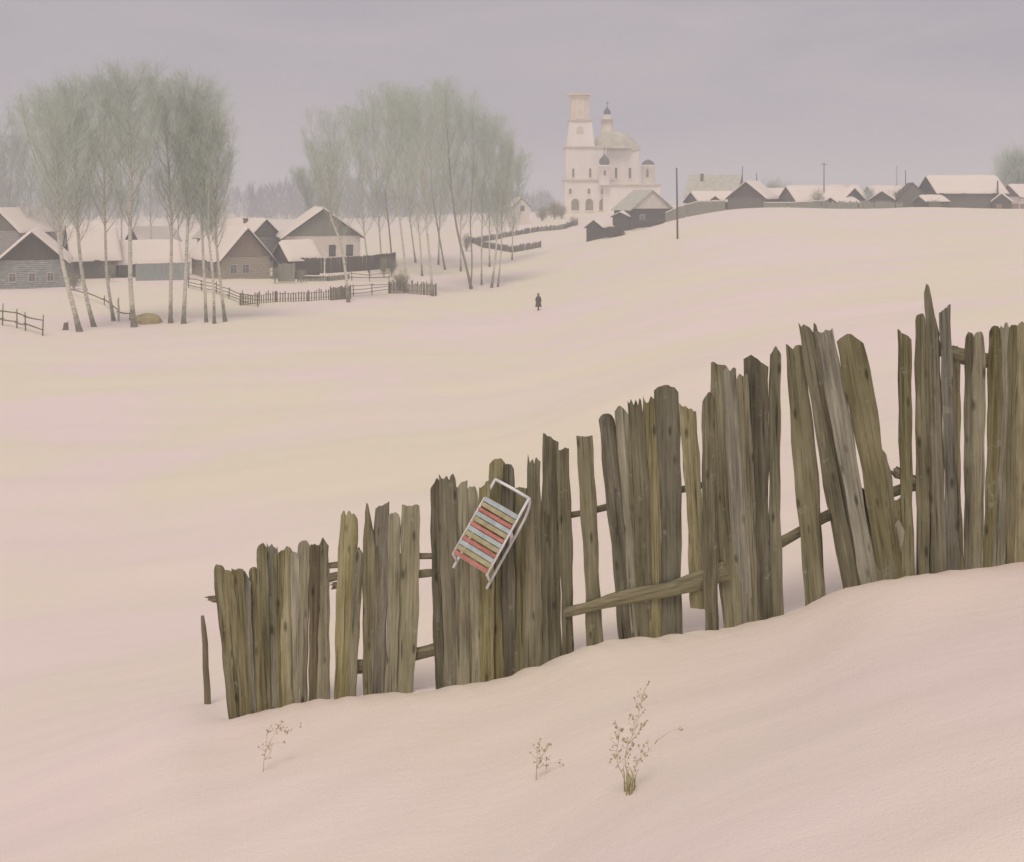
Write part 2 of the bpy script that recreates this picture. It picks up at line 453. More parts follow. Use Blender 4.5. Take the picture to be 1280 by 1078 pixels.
M['bark_dark'] = mat_plain('dark_bark', (0.50, 0.49, 0.40), 0.35, 1.3, bump=.3)
def mat_birch(name, pale, dark):
    m, nt, b = new_mat(name); L = nt.links
    tc = N(nt, 'ShaderNodeTexCoord'); sx = N(nt, 'ShaderNodeSeparateXYZ'); L.new(tc.outputs['Object'], sx.inputs[0])
    mp = N(nt, 'ShaderNodeMapping'); mp.inputs['Scale'].default_value = (1.2, 1.2, 4.0); L.new(tc.outputs['Object'], mp.inputs['Vector'])
    n1 = N(nt, 'ShaderNodeTexNoise', Scale=1.6, Detail=6.0, Roughness=0.65); L.new(mp.outputs[0], n1.inputs['Vector'])
    n2 = N(nt, 'ShaderNodeTexNoise', Scale=0.9, Detail=4.0, Roughness=0.6); L.new(tc.outputs['Object'], n2.inputs['Vector'])
    rp = ramp(nt, [(0.36, dark), (0.50, pale), (0.75, tuple(c * 1.12 for c in pale))]); L.new(n1.outputs[0], rp.inputs[0])
    ma = N(nt, 'ShaderNodeMath', operation='MULTIPLY_ADD'); ma.inputs[1].default_value = 7.0; L.new(n2.outputs[0], ma.inputs[0]); L.new(sx.outputs[2], ma.inputs[2])
    mr = N(nt, 'ShaderNodeMapRange'); mr.inputs[1].default_value = 3.6; mr.inputs[2].default_value = 6.4; L.new(ma.outputs[0], mr.inputs[0])
    mx = N(nt, 'ShaderNodeMix', data_type='RGBA'); mx.inputs[6].default_value = (0.20, 0.19, 0.145, 1)
    L.new(mr.outputs[0], mx.inputs[0]); L.new(rp.outputs[0], mx.inputs[7]); L.new(mx.outputs[2], b.inputs['Base Color'])
    b.inputs['Roughness'].default_value = .85
    bp = N(nt, 'ShaderNodeBump', Strength=.4, Distance=.05); L.new(n1.outputs[0], bp.inputs['Height']); L.new(bp.outputs[0], b.inputs['Normal'])
    return m


M['bark'] = mat_birch('birch_bark', (0.66, 0.64, 0.54), (0.42, 0.40, 0.32))
M['bark_grey'] = mat_birch('grey_birch_bark', (0.36, 0.335, 0.265), (0.20, 0.185, 0.14))
M['bark_foot'] = mat_plain('birch_foot_bark', (0.19, 0.18, 0.145), 0.4, 3, bump=.5)
M['twig'] = mat_plain('birch_twigs', (0.60, 0.69, 0.60), 0.14, 0.12, bump=0, c2=(0.65, 0.73, 0.63), objvar=.06)
M['twig_dark'] = mat_plain('shrub_twigs', (0.36, 0.345, 0.225), 0.3, 0.4, bump=0)
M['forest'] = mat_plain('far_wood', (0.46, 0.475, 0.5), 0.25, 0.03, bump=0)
M['hay'] = mat_plain('old_hay', (0.50, 0.42, 0.20), 0.3, 5, bump=.6)
M['weed'] = mat_plain('dry_weed', (0.62, 0.54, 0.37), 0.3, 20, bump=0)
M['weed_seed'] = mat_plain('weed_seed', (0.52, 0.44, 0.29), 0.4, 60, bump=0)
M['straw'] = mat_plain('dry_grass_tuft', (0.47, 0.44, 0.24), 0.25, 30, bump=0)
M['sled_tube'] = mat_plain('sled_white_tube', (0.8, 0.81, 0.82), 0.14, 14, rough=.45, bump=.05)
M['slat_red'] = mat_plain('red_slat', (0.52, 0.21, 0.175), 0.25, 14, rough=.7, bump=.1)
M['slat_yellow'] = mat_plain('yellow_slat', (0.46, 0.40, 0.235), 0.3, 14, rough=.7, bump=.1, c2=(0.40, 0.39, 0.24))
M['slat_blue'] = mat_plain('blue_slat', (0.45, 0.53, 0.545), 0.2, 14, rough=.7, bump=.1)
M['coat'] = mat_plain('dark_coat', (0.12, 0.1, 0.078), 0.3, 6)
M['shawl'] = mat_plain('brown_shawl', (0.15, 0.12, 0.095), 0.3, 9)
M['boot'] = mat_plain('felt_boot', (0.07, 0.06, 0.05), 0.3, 9)
M['skin'] = mat_plain('skin', (0.50, 0.31, 0.22), 0.08, 9, bump=0)

# ------------------------------------------------------------------ ground
def build_ground():
    sx = np.linspace(-math.asinh(1600 / .7), math.asinh(1600 / .7), 560)
    xs = .7 * np.sinh(sx)
    sy = np.linspace(-math.asinh(60 / 1.4), math.asinh(2200 / 1.4), 680)
    ys = 9.3 + 1.4 * np.sinh(sy)
    X, Y = np.meshgrid(xs, ys)
    Z = gz(X.ravel(), Y.ravel())
    V = np.stack([X.ravel(), Y.ravel(), Z], 1)
    nx, ny = len(xs), len(ys)
    I = np.arange(nx * ny).reshape(ny, nx)
    F = np.stack([I[:-1, :-1].ravel(), I[:-1, 1:].ravel(), I[1:, 1:].ravel(), I[1:, :-1].ravel()], 1)
    o = np_mesh('snow_ground', V, F, M['snow'])
    o['kind'] = 'structure'; o['label'] = 'wide snow covered slope falling into the valley'
    return o


build_ground()

# ------------------------------------------------------------------ plank fence
def fence_point(px, py, off=0.0):
    """Point on the fence plane; off > 0 is towards the village."""
    Y = float(fence_depth(px)) + off
    return at(px, py, Y)


def build_paling(spec, parent, k):
    xt, yt, xb, yb, w, mi = spec
    rr = random.Random(100 + k)
    off = rr.uniform(-.022, .022)
    lean_d = rr.uniform(-.05, .05)
    if xb == 890: off = -.125; lean_d = 0.0        # nailed over the front rail
    B = fence_point(xb, yb, off); 
    Dn = float(fence_depth(xb))
    T = at(xt, yt, Dn + off + lean_d)
    s = Dn / FPX
    hw = w * s * 0.5 * (1.4 if xb < 985 else 1.26 if xb < 1125 else 1.14)
    th = rr.uniform(.011, .017)
    # run the foot on into the snow
    d = (T - B).normalized()
    foot = B - d * 0.30
    Lg = (T - foot).length
    fdir = Vector((1, -0.19, 0)).normalized()
    yaw = rr.uniform(-.12, .12)
    fdir = Matrix.Rotation(yaw, 3, 'Z') @ fdir
    nrm = Vector((fdir.y, -fdir.x, 0))               # towards the viewer
    if nrm.y > 0: nrm = -nrm
    NC, NR = 7, 18
    ph = [rr.uniform(0, 6.28) for _ in range(6)]
    kind = rr.random()
    tip = []; slant = rr.uniform(-.045, .045); side = rr.uniform(-.5, .5)
    for c in range(NC + 1):
        a = c / NC * 2 - 1
        if kind < .30: t = -.05 * a * a * abs(a) + rr.uniform(-.010, .006)                      # rotted round
        elif kind < .52: t = rr.uniform(-.09, .02) * (.4 + .6 * rr.random())                      # splintered
        elif kind < .80: t = a * slant + rr.uniform(-.010, .010)                                  # sawn aslant
        else: t = -abs(a - side) * .075 + rr.uniform(-.008, .006)                                  # hewn to a point
        tip.append(t)
    if xt in (1164, 463): tip = [(.0 - abs((c / NC) - .2) * .55) for c in range(NC + 1)]
    bow = rr.uniform(-.018, .018); bow2 = rr.uniform(-.02, .02)
    front = []; back = []
    for r in range(NR + 1):
        t = r / NR
        c0 = foot + d * (Lg * t)
        c0 = c0 + fdir * (bow * math.sin(math.pi * t)) + nrm * (bow2 * math.sin(math.pi * t))
        wv = hw * (1 + .09 * math.sin(t * 5 + ph[0]) + .05 * math.sin(t * 13 + ph[1]))
        if t > .8: wv *= 1 - (t - .8) * .9 * (1.0 if kind < .52 else .35)
        for c in range(NC + 1):
            a = c / NC * 2 - 1
            e = .006 * math.sin(c * 2.1 + ph[2] + t * 2) - .012 * (a * a) ** 2
            ex = d * (tip[c] * max(0, (t - .80) / .20))
            p = c0 + fdir * (a * wv + .004 * math.sin(t * 30 + c + ph[3])) + ex
            front.append(p + nrm * (th + e)); back.append(p - nrm * th)
    vs = front + back
    nF = len(front); fs = []
    st = NC + 1
    for r in range(NR):
        for c in range(NC):
            i = r * st + c
            fs.append((i, i + 1, i + 1 + st, i + st))
            fs.append((nF + i, nF + i + st, nF + i + 1 + st, nF + i + 1))
        for c in (0, NC):
            i = r * st + c
            q = (i, i + st, nF + i + st, nF + i)
            fs.append(q if c == 0 else q[::-1])
    for c in range(NC):
        i = NR * st + c
        fs.append((i, i + 1, nF + i + 1, nF + i))
        fs.append((c + 1, c, nF + c, nF + c + 1))
    mb = MB()
    # keep local coordinates upright so the grain runs along the board
    q = Vector((0, 0, 1)).rotation_difference(d)
    qi = q.inverted()
    mb.add([qi @ (v - foot) for v in vs], fs, 0, False)
    o = mb.build('paling', M['pal%d' % mi], parent)
    o.rotation_mode = 'QUATERNION'; o.rotation_quaternion = q; o.location = foot - parent.location
    return o


fence_base = fence_point(640, 840)
fence = thing('plank_fence', 'old grey fence of uneven ragged palings with gaps, climbing the snowy slope', 'fence', fence_base)
for k, sp in enumerate(PAL):
    build_paling(sp, fence, k)


def fence_rail(pts, r, off, name='rail', mat='rail', flat=0.55, taper=(1, 1)):
    mb = MB()
    P = []
    for i, (px, py) in enumerate(pts):
        P.append(fence_point(px, py, off) - fence.location)
    o0 = P[0]; q = Vector((1, 0, 0)).rotation_difference((P[-1] - P[0]).normalized()); qi = q.inverted()
    P = [qi @ (p - o0) for p in P]
    # resample
    Q = []; rad = []
    rr = random.Random(int(pts[0][0] * 3 + pts[0][1]))
    for i in range(len(P) - 1):
        for s in range(8):
            t = s / 8
            g = (i + t) / (len(P) - 1)
            Q.append(P[i].lerp(P[i + 1], t) + Vector((0, 0, .010 * math.sin(g * 9 + r * 50)))); rad.append(r * (1 + .10 * math.sin(g * 14 + off * 90)) * (taper[0] + (taper[1] - taper[0]) * g))
    Q.append(P[-1]); rad.append(r * taper[1] * .96)
    mb.tube(Q, rad, 11, sx=flat)
    # split, splintered ends
    for e in (0, len(Q) - 1):
        for k in range(11):
            x, y, z = mb.v[e * 11 + k]; mb.v[e * 11 + k] = (x + rr.uniform(-.05, .05), y, z)
    o = mb.build(name, M[mat], fence)
    o.rotation_mode = 'QUATERNION'; o.rotation_quaternion = q; o.location = o0
    return o


fence_rail([(262, 751), (330, 744), (420, 722), (452, 716)], .036, .055)
fence_rail([(410, 709), (470, 700), (560, 694)], .030, .055)
fence_rail([(418, 734), (452, 726), (535, 718), (560, 716)], .034, .06)
fence_rail([(436, 833), (470, 831), (560, 806)], .060, .06)
fence_rail([(640, 655), (700, 645), (745, 637), (860, 612), (905, 600)], .030, .06)
fence_rail([(708, 764), (760, 753), (835, 737), (905, 714)], .078, -.05, mat='rail_light', flat=.4, taper=(.55, 1.05))
fence_rail([(905, 708), (950, 690), (985, 672), (1030, 648), (1072, 632), (1130, 610), (1160, 602)], .046, .06)
fence_rail([(1178, 438), (1215, 447), (1290, 460), (1360, 470), (1428, 474)], .060, .055)
# stump of a broken rail sticking out beside the gap
fence_rail([(1117, 588), (1142, 600)], .042, .05, name='rail_stub', flat=.9)
for px, yt, yb in ((300, 735, 892), (566, 680, 854), (688, 620, 822), (917, 560, 776), (1155, 560, 714)):
    mb = MB(); a = fence_point(px, yb, .13) - fence.location; b = fence_point(px, yt, .13) - fence.location
    a.z -= .5
    mb.tube([a, a.lerp(b, .5), b], [.065, .062, .055], 9)
    mb.build('post', M['pal2'], fence)

# lone stake
sp = hit(259, 880); mb = MB()
D = sp.y
pts = [at(x, y, D) - sp for x, y in ((259.5, 884), (259, 862), (257, 835), (256.5, 805), (254.5, 785), (253, 770))]
mb.tube([pts[0] - Vector((0, 0, .3))] + pts, [.034, .034, .033, .031, .029, .026, .016], 9)
st = mb.build('wooden_stake', M['pal3'])
st.location = sp
tag(st, 'thin bent brown stake stuck in the snow beyond the low end of the fence', 'stake')

# ------------------------------------------------------------------ sled hung on the fence
def build_sled():
    n = Vector((-.27, -.85, .46)).normalized()
    l = Vector((.52, 0, .85)); l.y = -(n.x * l.x + n.z * l.z) / n.y; l.normalize()
    w = l.cross(n).normalized()
    if w.x < 0: w = -w
    Y = float(fence_depth(610)) - .295
    s = Y / FPX
    org = at(587.5, 705, Y)                       # middle of the lower seat edge
    t = thing('sled', "child's white tube sled with red, yellow and blue slats hung on the fence", 'sled', org)
    def P(a, b, c): return w * a + l * b + n * c
    hw, L, ht = .178, .715, .165
    rt = .012
    for sgn in (-1, 1):
        mb = MB()
        mb.tube([P(sgn * hw, 0, 0), P(sgn * hw, .3, 0), P(sgn * hw, L, 0.0)], rt, 10)
        mb.build('side_rail', M['sled_tube'], t)
        # runner: straight behind the seat, curling forward to the front bar
        mb = MB(); pts = []
        for b in (-.105, -.03, .1, .25, .40, .50): pts.append(P(sgn * hw, b, -ht))
        for k in range(1, 9):
            q = k / 8 * math.pi / 2
            pts.append(P(sgn * hw, .50 + (L - .50) * math.sin(q), -ht * math.cos(q)))
        mb.tube(pts, rt, 10)
        mb.build('runner', M['sled_tube'], t)
        for b0, b1 in ((.0, -.04), (.40, .36)):
            mb = MB()
            mb.tube([P(sgn * hw, b0, 0), P(sgn * hw, (b0 + b1) / 2, -ht * .45), P(sgn * hw, b1, -ht)], rt * .95, 9)
            mb.build('strut', M['sled_tube'], t)
    # bent brace on the near side
    mb = MB(); mb.tube([P(hw, .30, -ht), P(hw, .36, -ht * .5), P(hw, .385, -.01)], rt * .8, 8); mb.build('strut', M['sled_tube'], t)
    mb = MB(); mb.tube([P(-hw, L, 0), P(0, L + .004, 0), P(hw, L, 0)], rt * 1.1, 10); mb.build('front_bar', M['sled_tube'], t)
    mb = MB(); mb.tube([P(-hw, .01, -.008), P(hw, .01, -.008)], rt * .8, 8); mb.tube([P(-hw, .54, -.008), P(hw, .54, -.008)], rt * .8, 8)
    mb.build('crossbar', M['sled_tube'], t)
    # seat of twelve painted slats, one mesh
    cols = [0, 1, 2] * 4                                # red, yellow, blue from the lower edge up
    mb = MB()
    for i, c in enumerate(cols):
        b0 = .004 + i * .0455; b1 = b0 + (.034, .0415, .0415)[c]
        z0, z1 = .008, .019
        hh = hw - .004
        vs = []
        for z in (z0, z1):
            ins = 0 if z == z0 else .003
            vs += [P(-hh, b0 + ins, z), P(hh, b0 + ins, z), P(hh, b1 - ins, z), P(-hh, b1 - ins, z)]
        mb.add(vs, [(0, 3, 2, 1), (4, 5, 6, 7), (0, 1, 5, 4), (1, 2, 6, 5), (2, 3, 7, 6), (3, 0, 4, 7)], c)
    mb.build('seat', [M['slat_red'], M['slat_yellow'], M['slat_blue']], t)['label'] = 'seat of red, yellow and pale blue painted slats'
    return t


build_sled()

# ------------------------------------------------------------------ dry weeds
def weed(name_label, base_px, stems, dots, cat='weed', tuft=None, r0=.0026, group=None):
    b = hit(*base_px); D = b.y
    t = thing('dry_weed', name_label, cat, b)
    rr = random.Random(int(base_px[0]))
    ms = MB()
    def loc(px, py, dy=0): return at(px, py, D + dy) - b
    for st_ in stems:
        dy = rr.uniform(-.06, .06)
        pts = [loc(x, y, dy * (i / max(1, len(st_) - 1))) for i, (x, y) in enumerate(st_)]
        n = len(pts)
        ms.tube(pts, [r0 * (1 - .65 * i / (n - 1)) for i in range(n)], 6)
        # side twigs with seeds
        for i in range(1, n):
            for q in range(3):
                p = pts[i - 1].lerp(pts[i], rr.random())
                if i == 1 and n > 3: continue
                dv = Vector((rr.uniform(-.05, .05), rr.uniform(-.05, .05), rr.uniform(.015, .06)))
                ms.tube([p, p + dv * .6, p + dv], [.0013, .0012, .0008], 5)
                for z in range(2):
                    ms.blob(p + dv * rr.uniform(.7, 1.05) + Vector((rr.uniform(-.008, .008),) * 3), rr.uniform(.003, .0062), m=1, seed=rr.random(), n=6)
    for (x, y) in dots:
        p = loc(x, y, rr.uniform(-.05, .05))
        # nearest stem vertex carries it
        q = min((v for v in ms.v), key=lambda v: (Vector(v) - p).length + (0.5 if v[2] > p.z else 0))
        q = Vector(q)
        ms.tube([q, q.lerp(p, .5) + Vector((0, 0, .012)), p], [.0015, .0012, .0008], 5)
        mh = MB()
        for z in range(4):
            mh.blob(p + Vector((rr.uniform(-.014, .014), rr.uniform(-.014, .014), rr.uniform(-.016, .016))), rr.uniform(.0035, .007), seed=rr.random(), n=6)
        mh.build('seed_head', M['weed_seed'], t)
    ms.build('stem', [M['weed'], M['weed_seed']], t)
    if tuft:
        mt = MB()
        for k in range(18):
            x = rr.gauss(0, .020); y = rr.gauss(0, .03); h = rr.uniform(.05, .13); a = rr.uniform(-.35, .25)
            mt.tube([(x, y, -.05), (x + a * h * .5, y, h * .6), (x + a * h, y + rr.uniform(-.02, .02), h)], [.0042, .0034, .001], 4)
        mt.build('grass_tuft', M['straw'], t)
    return t


weed('tall branching dry weed with olive tuft at its foot in the foreground snow', (788, 990),
     [[(787, 990), (784, 970), (781, 948), (785, 930), (793, 915), (797, 905), (799, 888), (803, 872), (806, 858)],
      [(785, 988), (778, 968), (772, 956), (771, 938), (774, 920), (776, 910)],
      [(788, 988), (790, 968), (797, 955), (806, 943), (813, 937)],
      [(786, 930), (796, 918), (803, 905)]],
     [(803, 870), (799, 880), (790, 897), (803, 906), (801, 913), (792, 930), (768, 945), (773, 925), (777, 911), (765, 948), (800, 950), (795, 962), (807, 942), (781, 925), (850, 910)], tuft=True)
weed('small faint dry weed standing alone in the snow between two others', (670, 976),
     [[(670, 976), (671, 955), (672, 942), (675, 932)], [(671, 960), (678, 945), (686, 933)]],
     [(674, 932), (680, 938), (685, 947), (677, 952), (688, 931), (701, 953), (684, 958)], r0=.003)
weed('short dry weed with arching stems below the low end of the fence', (330, 965),
     [[(329, 966), (330, 950), (333, 932), (334, 915)], [(332, 940), (339, 925), (347, 910), (354, 910), (358, 918)], [(331, 950), (338, 942), (341, 928)]],
     [(346, 907), (352, 911), (358, 915), (355, 928), (334, 914), (377, 906), (348, 914)], r0=.0028)

# ------------------------------------------------------------------ houses
def log_walls(mb, w, L, h, z0=-1.2, course=.26):
    """four walls of stacked logs: one closed skin whose face bulges at every course"""
    zs = []; z = z0
    while z < h - .02:
        zt = min(z + course, h)
        zs += [(z + .001, -.05), (z + .05, .03), (zt - .05, .03), (zt - .001, -.05)]
        z = zt
    vs = []
    for zz, o in zs:
        x = w / 2 + o
        vs += [(-x, -o, zz), (x, -o, zz), (x, L + o, zz), (-x, L + o, zz)]
    fs = []
    for i in range(len(zs) - 1):
        for k in range(4):
            k2 = (k + 1) % 4
            fs.append((i * 4 + k, i * 4 + k2, (i + 1) * 4 + k2, (i + 1) * 4 + k))
    n = len(zs) - 1
    fs.append((n * 4, n * 4 + 1, n * 4 + 2, n * 4 + 3))
    mb.add(vs, fs)


def board_walls(mb, w, L, h, z0=-1.2, seed=1):
    rr = random.Random(seed)
    mb.box(-w / 2 + .06, w / 2 - .06, .06, L - .06, z0, h)
    for (ax, ay, bx, by, nx, ny) in ((-w / 2, 0, w / 2, 0, 0, -1), (w / 2, 0, w / 2, L, 1, 0), (-w / 2, L, -w / 2, 0, -1, 0), (w / 2, L, -w / 2, L, 0, 1)):
        ln = math.hypot(bx - ax, by - ay); n = max(2, int(ln / .3)); dx, dy = (bx - ax) / ln, (by - ay) / ln
        for i in range(n):
            s0 = ln * i / n + .012; s1 = ln * (i + 1) / n - .012; o = rr.uniform(0, .03); zt = h - rr.uniform(0.005, .03)
            q = []
            for zz in (z0 + .01, zt):
                for s, oo in ((s0, -.08), (s1, -.08), (s1, o), (s0, o)):
                    q.append((ax + dx * s + nx * oo, ay + dy * s + ny * oo, zz))
            mb.add(q, [(0, 3, 2, 1), (4, 5, 6, 7), (0, 1, 5, 4), (1, 2, 6, 5), (2, 3, 7, 6), (3, 0, 4, 7)])


def gable_boards(mb, w, h0, h1, y, dirn, seed=2):
    rr = random.Random(seed); n = max(4, int(w / .32))
    for i in range(n):
        x0 = -w / 2 + w * i / n + .008; x1 = -w / 2 + w * (i + 1) / n - .008
        f = lambda x: h0 + (h1 - h0) * (1 - abs(x) / (w / 2)) - .03
        o = rr.uniform(0.05, .09)
        poly = [(x0, h0), (x1, h0), (x1, max(h0 + .01, f(x1)))]
        if x0 < 0 < x1: poly.append((0, f(0)))
        poly.append((x0, max(h0 + .01, f(x0))))
        if dirn < 0: mb.prism(poly, y - o, y + .08)
        else: mb.prism(poly, y - .08, y + o)


def gable_roof(root, w, L, h0, h1, ov, roofm, snow, seed, thick=.28):
    """two pitched slabs and, over them, one rounded blanket of snow"""
    slope = (h1 - h0) / (w / 2)
    e = w / 2 + ov
    ze = h0 - slope * ov
    y0, y1 = -ov, L + ov
    mb = MB()
    t = .09
    mb.prism([(-e, ze), (0, h1), (e, ze), (e, ze + t * 1.3), (0, h1 + t * 1.3), (-e, ze + t * 1.3)], y0, y1)
    # barge boards under the verge
    for yy in (y0 + .03, y1 - .07):
        mb.prism([(-e + .02, ze - .14), (-.001, h1 - .14 * 1.1), (-.001, h1 - .003), (-e + .02, ze - .003)], yy, yy + .04)
        mb.prism([(.001, h1 - .14 * 1.1), (e - .02, ze - .14), (e - .02, ze - .003), (.001, h1 - .003)], yy, yy + .04)
    rf = mb.build('roof', roofm, root)
    if snow:
        rr = np.random.RandomState(seed)
        na, nb = 29, max(8, int((y1 - y0) / .5))
        A = np.linspace(-1, 1, na); B = np.linspace(0, 1, nb + 1)
        AA, BB = np.meshgrid(A, B)
        x = AA * (e + .07); y = y0 - .05 + BB * (y1 - y0 + .1)
        base = np.where(True, h1 + t * 1.3 - slope * np.abs(x), 0)
        rnd = sum(rr.uniform(.3, 1) * np.sin(AA * rr.uniform(2, 7) + BB * rr.uniform(3, 14) + rr.uniform(0, 6)) for _ in range(5)) / 5
        edge = np.clip((1 - np.abs(AA)) / .10, 0, 1) ** .5 * np.clip(np.minimum(BB, 1 - BB) * (y1 - y0) / .7, 0, 1) ** .5
        ridge = np.exp(-(AA / .12) ** 2) * slope * .35 * .3
        zt = base + .06 + thick * edge * (1 + .35 * rnd) - ridge
        zb = base + .002
        wob = .07 * np.sin(BB * (y1 - y0) * 1.1 + seed) + .05 * np.sin(BB * (y1 - y0) * 2.7 + 2 * seed)
        x = x + np.sign(AA) * wob * np.clip((np.abs(AA) - .8) / .2, 0, 1)
        V = np.concatenate([np.stack([x, y, zt], -1).reshape(-1, 3), np.stack([x, y, zb], -1).reshape(-1, 3)])
        n = na * (nb + 1); I = np.arange(n).reshape(nb + 1, na)
        F = [np.stack([I[:-1, :-1], I[:-1, 1:], I[1:, 1:], I[1:, :-1]], -1).reshape(-1, 4)]
        F.append(F[0][:, ::-1] + n)
        ring = np.concatenate([I[0, :], I[1:, -1], I[-1, -2::-1], I[-2:0:-1, 0]])
        r2 = np.roll(ring, -1)
        F.append(np.stack([r2, ring, ring + n, r2 + n], -1))
        np_mesh('snow_cover', V, np.concatenate(F), M['roof_snow'], rf)
    return rf


def window(root, side, c, z, w, L, ww=.9, wh=1.1, fm='white_paint'):
    """side: front, left or right; c = place along that wall from its centre (front) or from the front corner"""
    def put(mb, a0, a1, z0, z1, d0, d1):
        if side == 'front': mb.box(a0, a1, -d1, -d0, z0, z1)
        elif side == 'right': mb.box(w / 2 + d0, w / 2 + d1, a0, a1, z0, z1)
        else: mb.box(-w / 2 - d1, -w / 2 - d0, a0, a1, z0, z1)
    fr = MB(); f = .16; dd = .10
    put(fr, c - ww / 2 - f, c + ww / 2 + f, z + wh, z + wh + f * 1.3, -.06, dd + .03)
    put(fr, c - ww / 2 - f, c + ww / 2 + f, z - f, z, -.06, dd + .03)
    put(fr, c - ww / 2 - f, c - ww / 2, z + .003, z + wh - .003, -.06, dd)
    put(fr, c + ww / 2, c + ww / 2 + f, z + .003, z + wh - .003, -.06, dd)
    put(fr, c - .035, c + .035, z + .004, z + wh - .004, .04, dd - .01)
    put(fr, c - ww / 2 + .003, c + ww / 2 - .003, z + wh * .66, z + wh * .66 + .06, .04, dd - .015)
    win = fr.build('window', M[fm], root)
    pn = MB(); put(pn, c - ww / 2 - .01, c + ww / 2 + .01, z - .01, z + wh + .01, -.055, .045); pn.build('pane', M['glass'], win)


def chimney(root, x, y, z0, z1, s=.55, snow=True):
    mb = MB(); mb.box(x - s / 2, x + s / 2, y - s / 2, y + s / 2, z0, z1 - .22)
    mb.box(x - s / 2 - .08, x + s / 2 + .08, y - s / 2 - .08, y + s / 2 + .08, z1 - .217, z1)
    c = mb.build('chimney', M['brick'], root)
    if snow:
        m2 = MB(); m2.lathe([(s * .62, 0.002), (s * .6, .1), (s * .4, .2), (.01, .24)], (x, y, z1), 10); m2.build('snow_cover', M['roof_snow'], c)


def house(label, px, Y, y_eave, y_apex, w, L, rot, walls='log', wallm='log_grey', gablem='board_dark', roofm='board_dark', snow=True,
          ov=.5, wins=(), name='log_house', cat='house', group=None, seed=1, yb=None, thick=.28, chim=None):
    x = (px - 640) / FPX * Y
    c, s = math.cos(R(rot)), math.sin(R(rot))
    zs = [g1(x + a * c - b * s, Y + a * s + b * c) for a in (-w / 2, 0, w / 2) for b in (0, L)]
    gb = g1(x, Y) if yb is None else -(yb - HOR) / FPX * Y
    h0 = -(y_eave - HOR) / FPX * Y - gb; h1 = -(y_apex - HOR) / FPX * Y - gb
    root = thing(name, label, cat, (x, Y, gb), R(rot), group)
    z0 = min(min(zs) - gb, 0) - .5
    mb = MB()
    (log_walls if walls == 'log' else board_walls)(mb, w, L, h0, z0)
    mb.build('wall', M[wallm], root)
    slope = (h1 - h0) / (w / 2)
    for yy, dd in ((0, -1), (L, 1)):
        mb = MB(); gable_boards(mb, w, h0 + .002, h1, yy, dd, seed + dd); mb.build('gable', M[gablem], root)
    gable_roof(root, w, L, h0, h1, ov, M[roofm], snow, seed, thick)
    for wd in wins:
        window(root, wd[0], wd[1], wd[2], w, L, *(wd[3:] if len(wd) > 3 else ()))
    if chim: chimney(root, chim[0], chim[1], h1 - slope * abs(chim[0]) - .4, h1 + chim[2])
    return root


# left village
house('grey log hut with dark boarded gable and pale framed windows, snow thick on its roof', 40, 148, 325, 291, 8.0, 12, 20,
      wallm='log_blue', gablem='board_dark', wins=[('front', -2.4, 1.0, .7, 1.0), ('front', 0, 1.0, .7, 1.0), ('front', 2.3, 1.0, .7, 1.0)], seed=11, ov=.7, thick=.4)
house('snowed-up hut whose roof end shows above the grey log hut at the picture edge', -2, 186, 288, 262, 8.5, 12, -16,
      wallm='log_grey', gablem='board_grey', seed=12, ov=.6)
house('long low barn with sagging snow roof just beyond the leaning birches', 88, 168, 319, 280, 8.0, 6.0, -60, walls='board',
      wallm='board_grey', gablem='board_grey', name='barn', cat='barn', seed=13, ov=.7, yb=351, thick=.4)
house('low shed with flat snow roof behind the blue board fence', 146, 172, 327, 304, 6.5, 9, -66, walls='board', wallm='board_grey', gablem='board_grey',
      name='shed', cat='shed', seed=14, ov=.5, yb=348, thick=.4)
house('roof of a half-buried dark shed showing brown gaps through its snow', 168, 200, 300, 286, 6, 7, -50, walls='board', wallm='board_dark', gablem='board_dark',
      name='shed', cat='shed', seed=15, ov=.5, yb=318)
house('log hut with plain brown gable and broad snow roof, pale windows in its wall', 308, 165, 321, 286, 7.4, 15, 33, wallm='log_tan', gablem='board_brown',
      wins=[('front', -2.0, .9, .9, 1.2), ('front', -.1, .9, .9, 1.2), ('left', 3.0, .9), ('left', 6.0, .9)], seed=16, ov=.75, thick=.4)
house('snow-roofed hut half hidden behind the brown gabled hut, its dark dormer showing', 330, 192, 296, 275, 8, 12, 60, wallm='log_grey', gablem='board_grey', seed=17, ov=.6,
      yb=330, chim=(-1.2, 3.2, .25))
house('big whitewashed house with wide green-grey gable and two dark windows', 404, 184, 295, 262, 12.4, 14, 16, walls='board', wallm='plaster', gablem='board_green',
      wins=[('front', 1.5, 1.7, .8, 1.5, 'board_dark'), ('front', 4.4, 1.7, .8, 1.5, 'board_dark')], seed=18, ov=.7, yb=332, thick=.35)
house('dark log shed with small black gable and long snow roof below the whitewashed house', 352, 168, 323, 304, 5.6, 5.0, -52, wallm='log_dark', gablem='board_dark',
      name='shed', cat='shed', seed=19, ov=.5, yb=337, thick=.4)

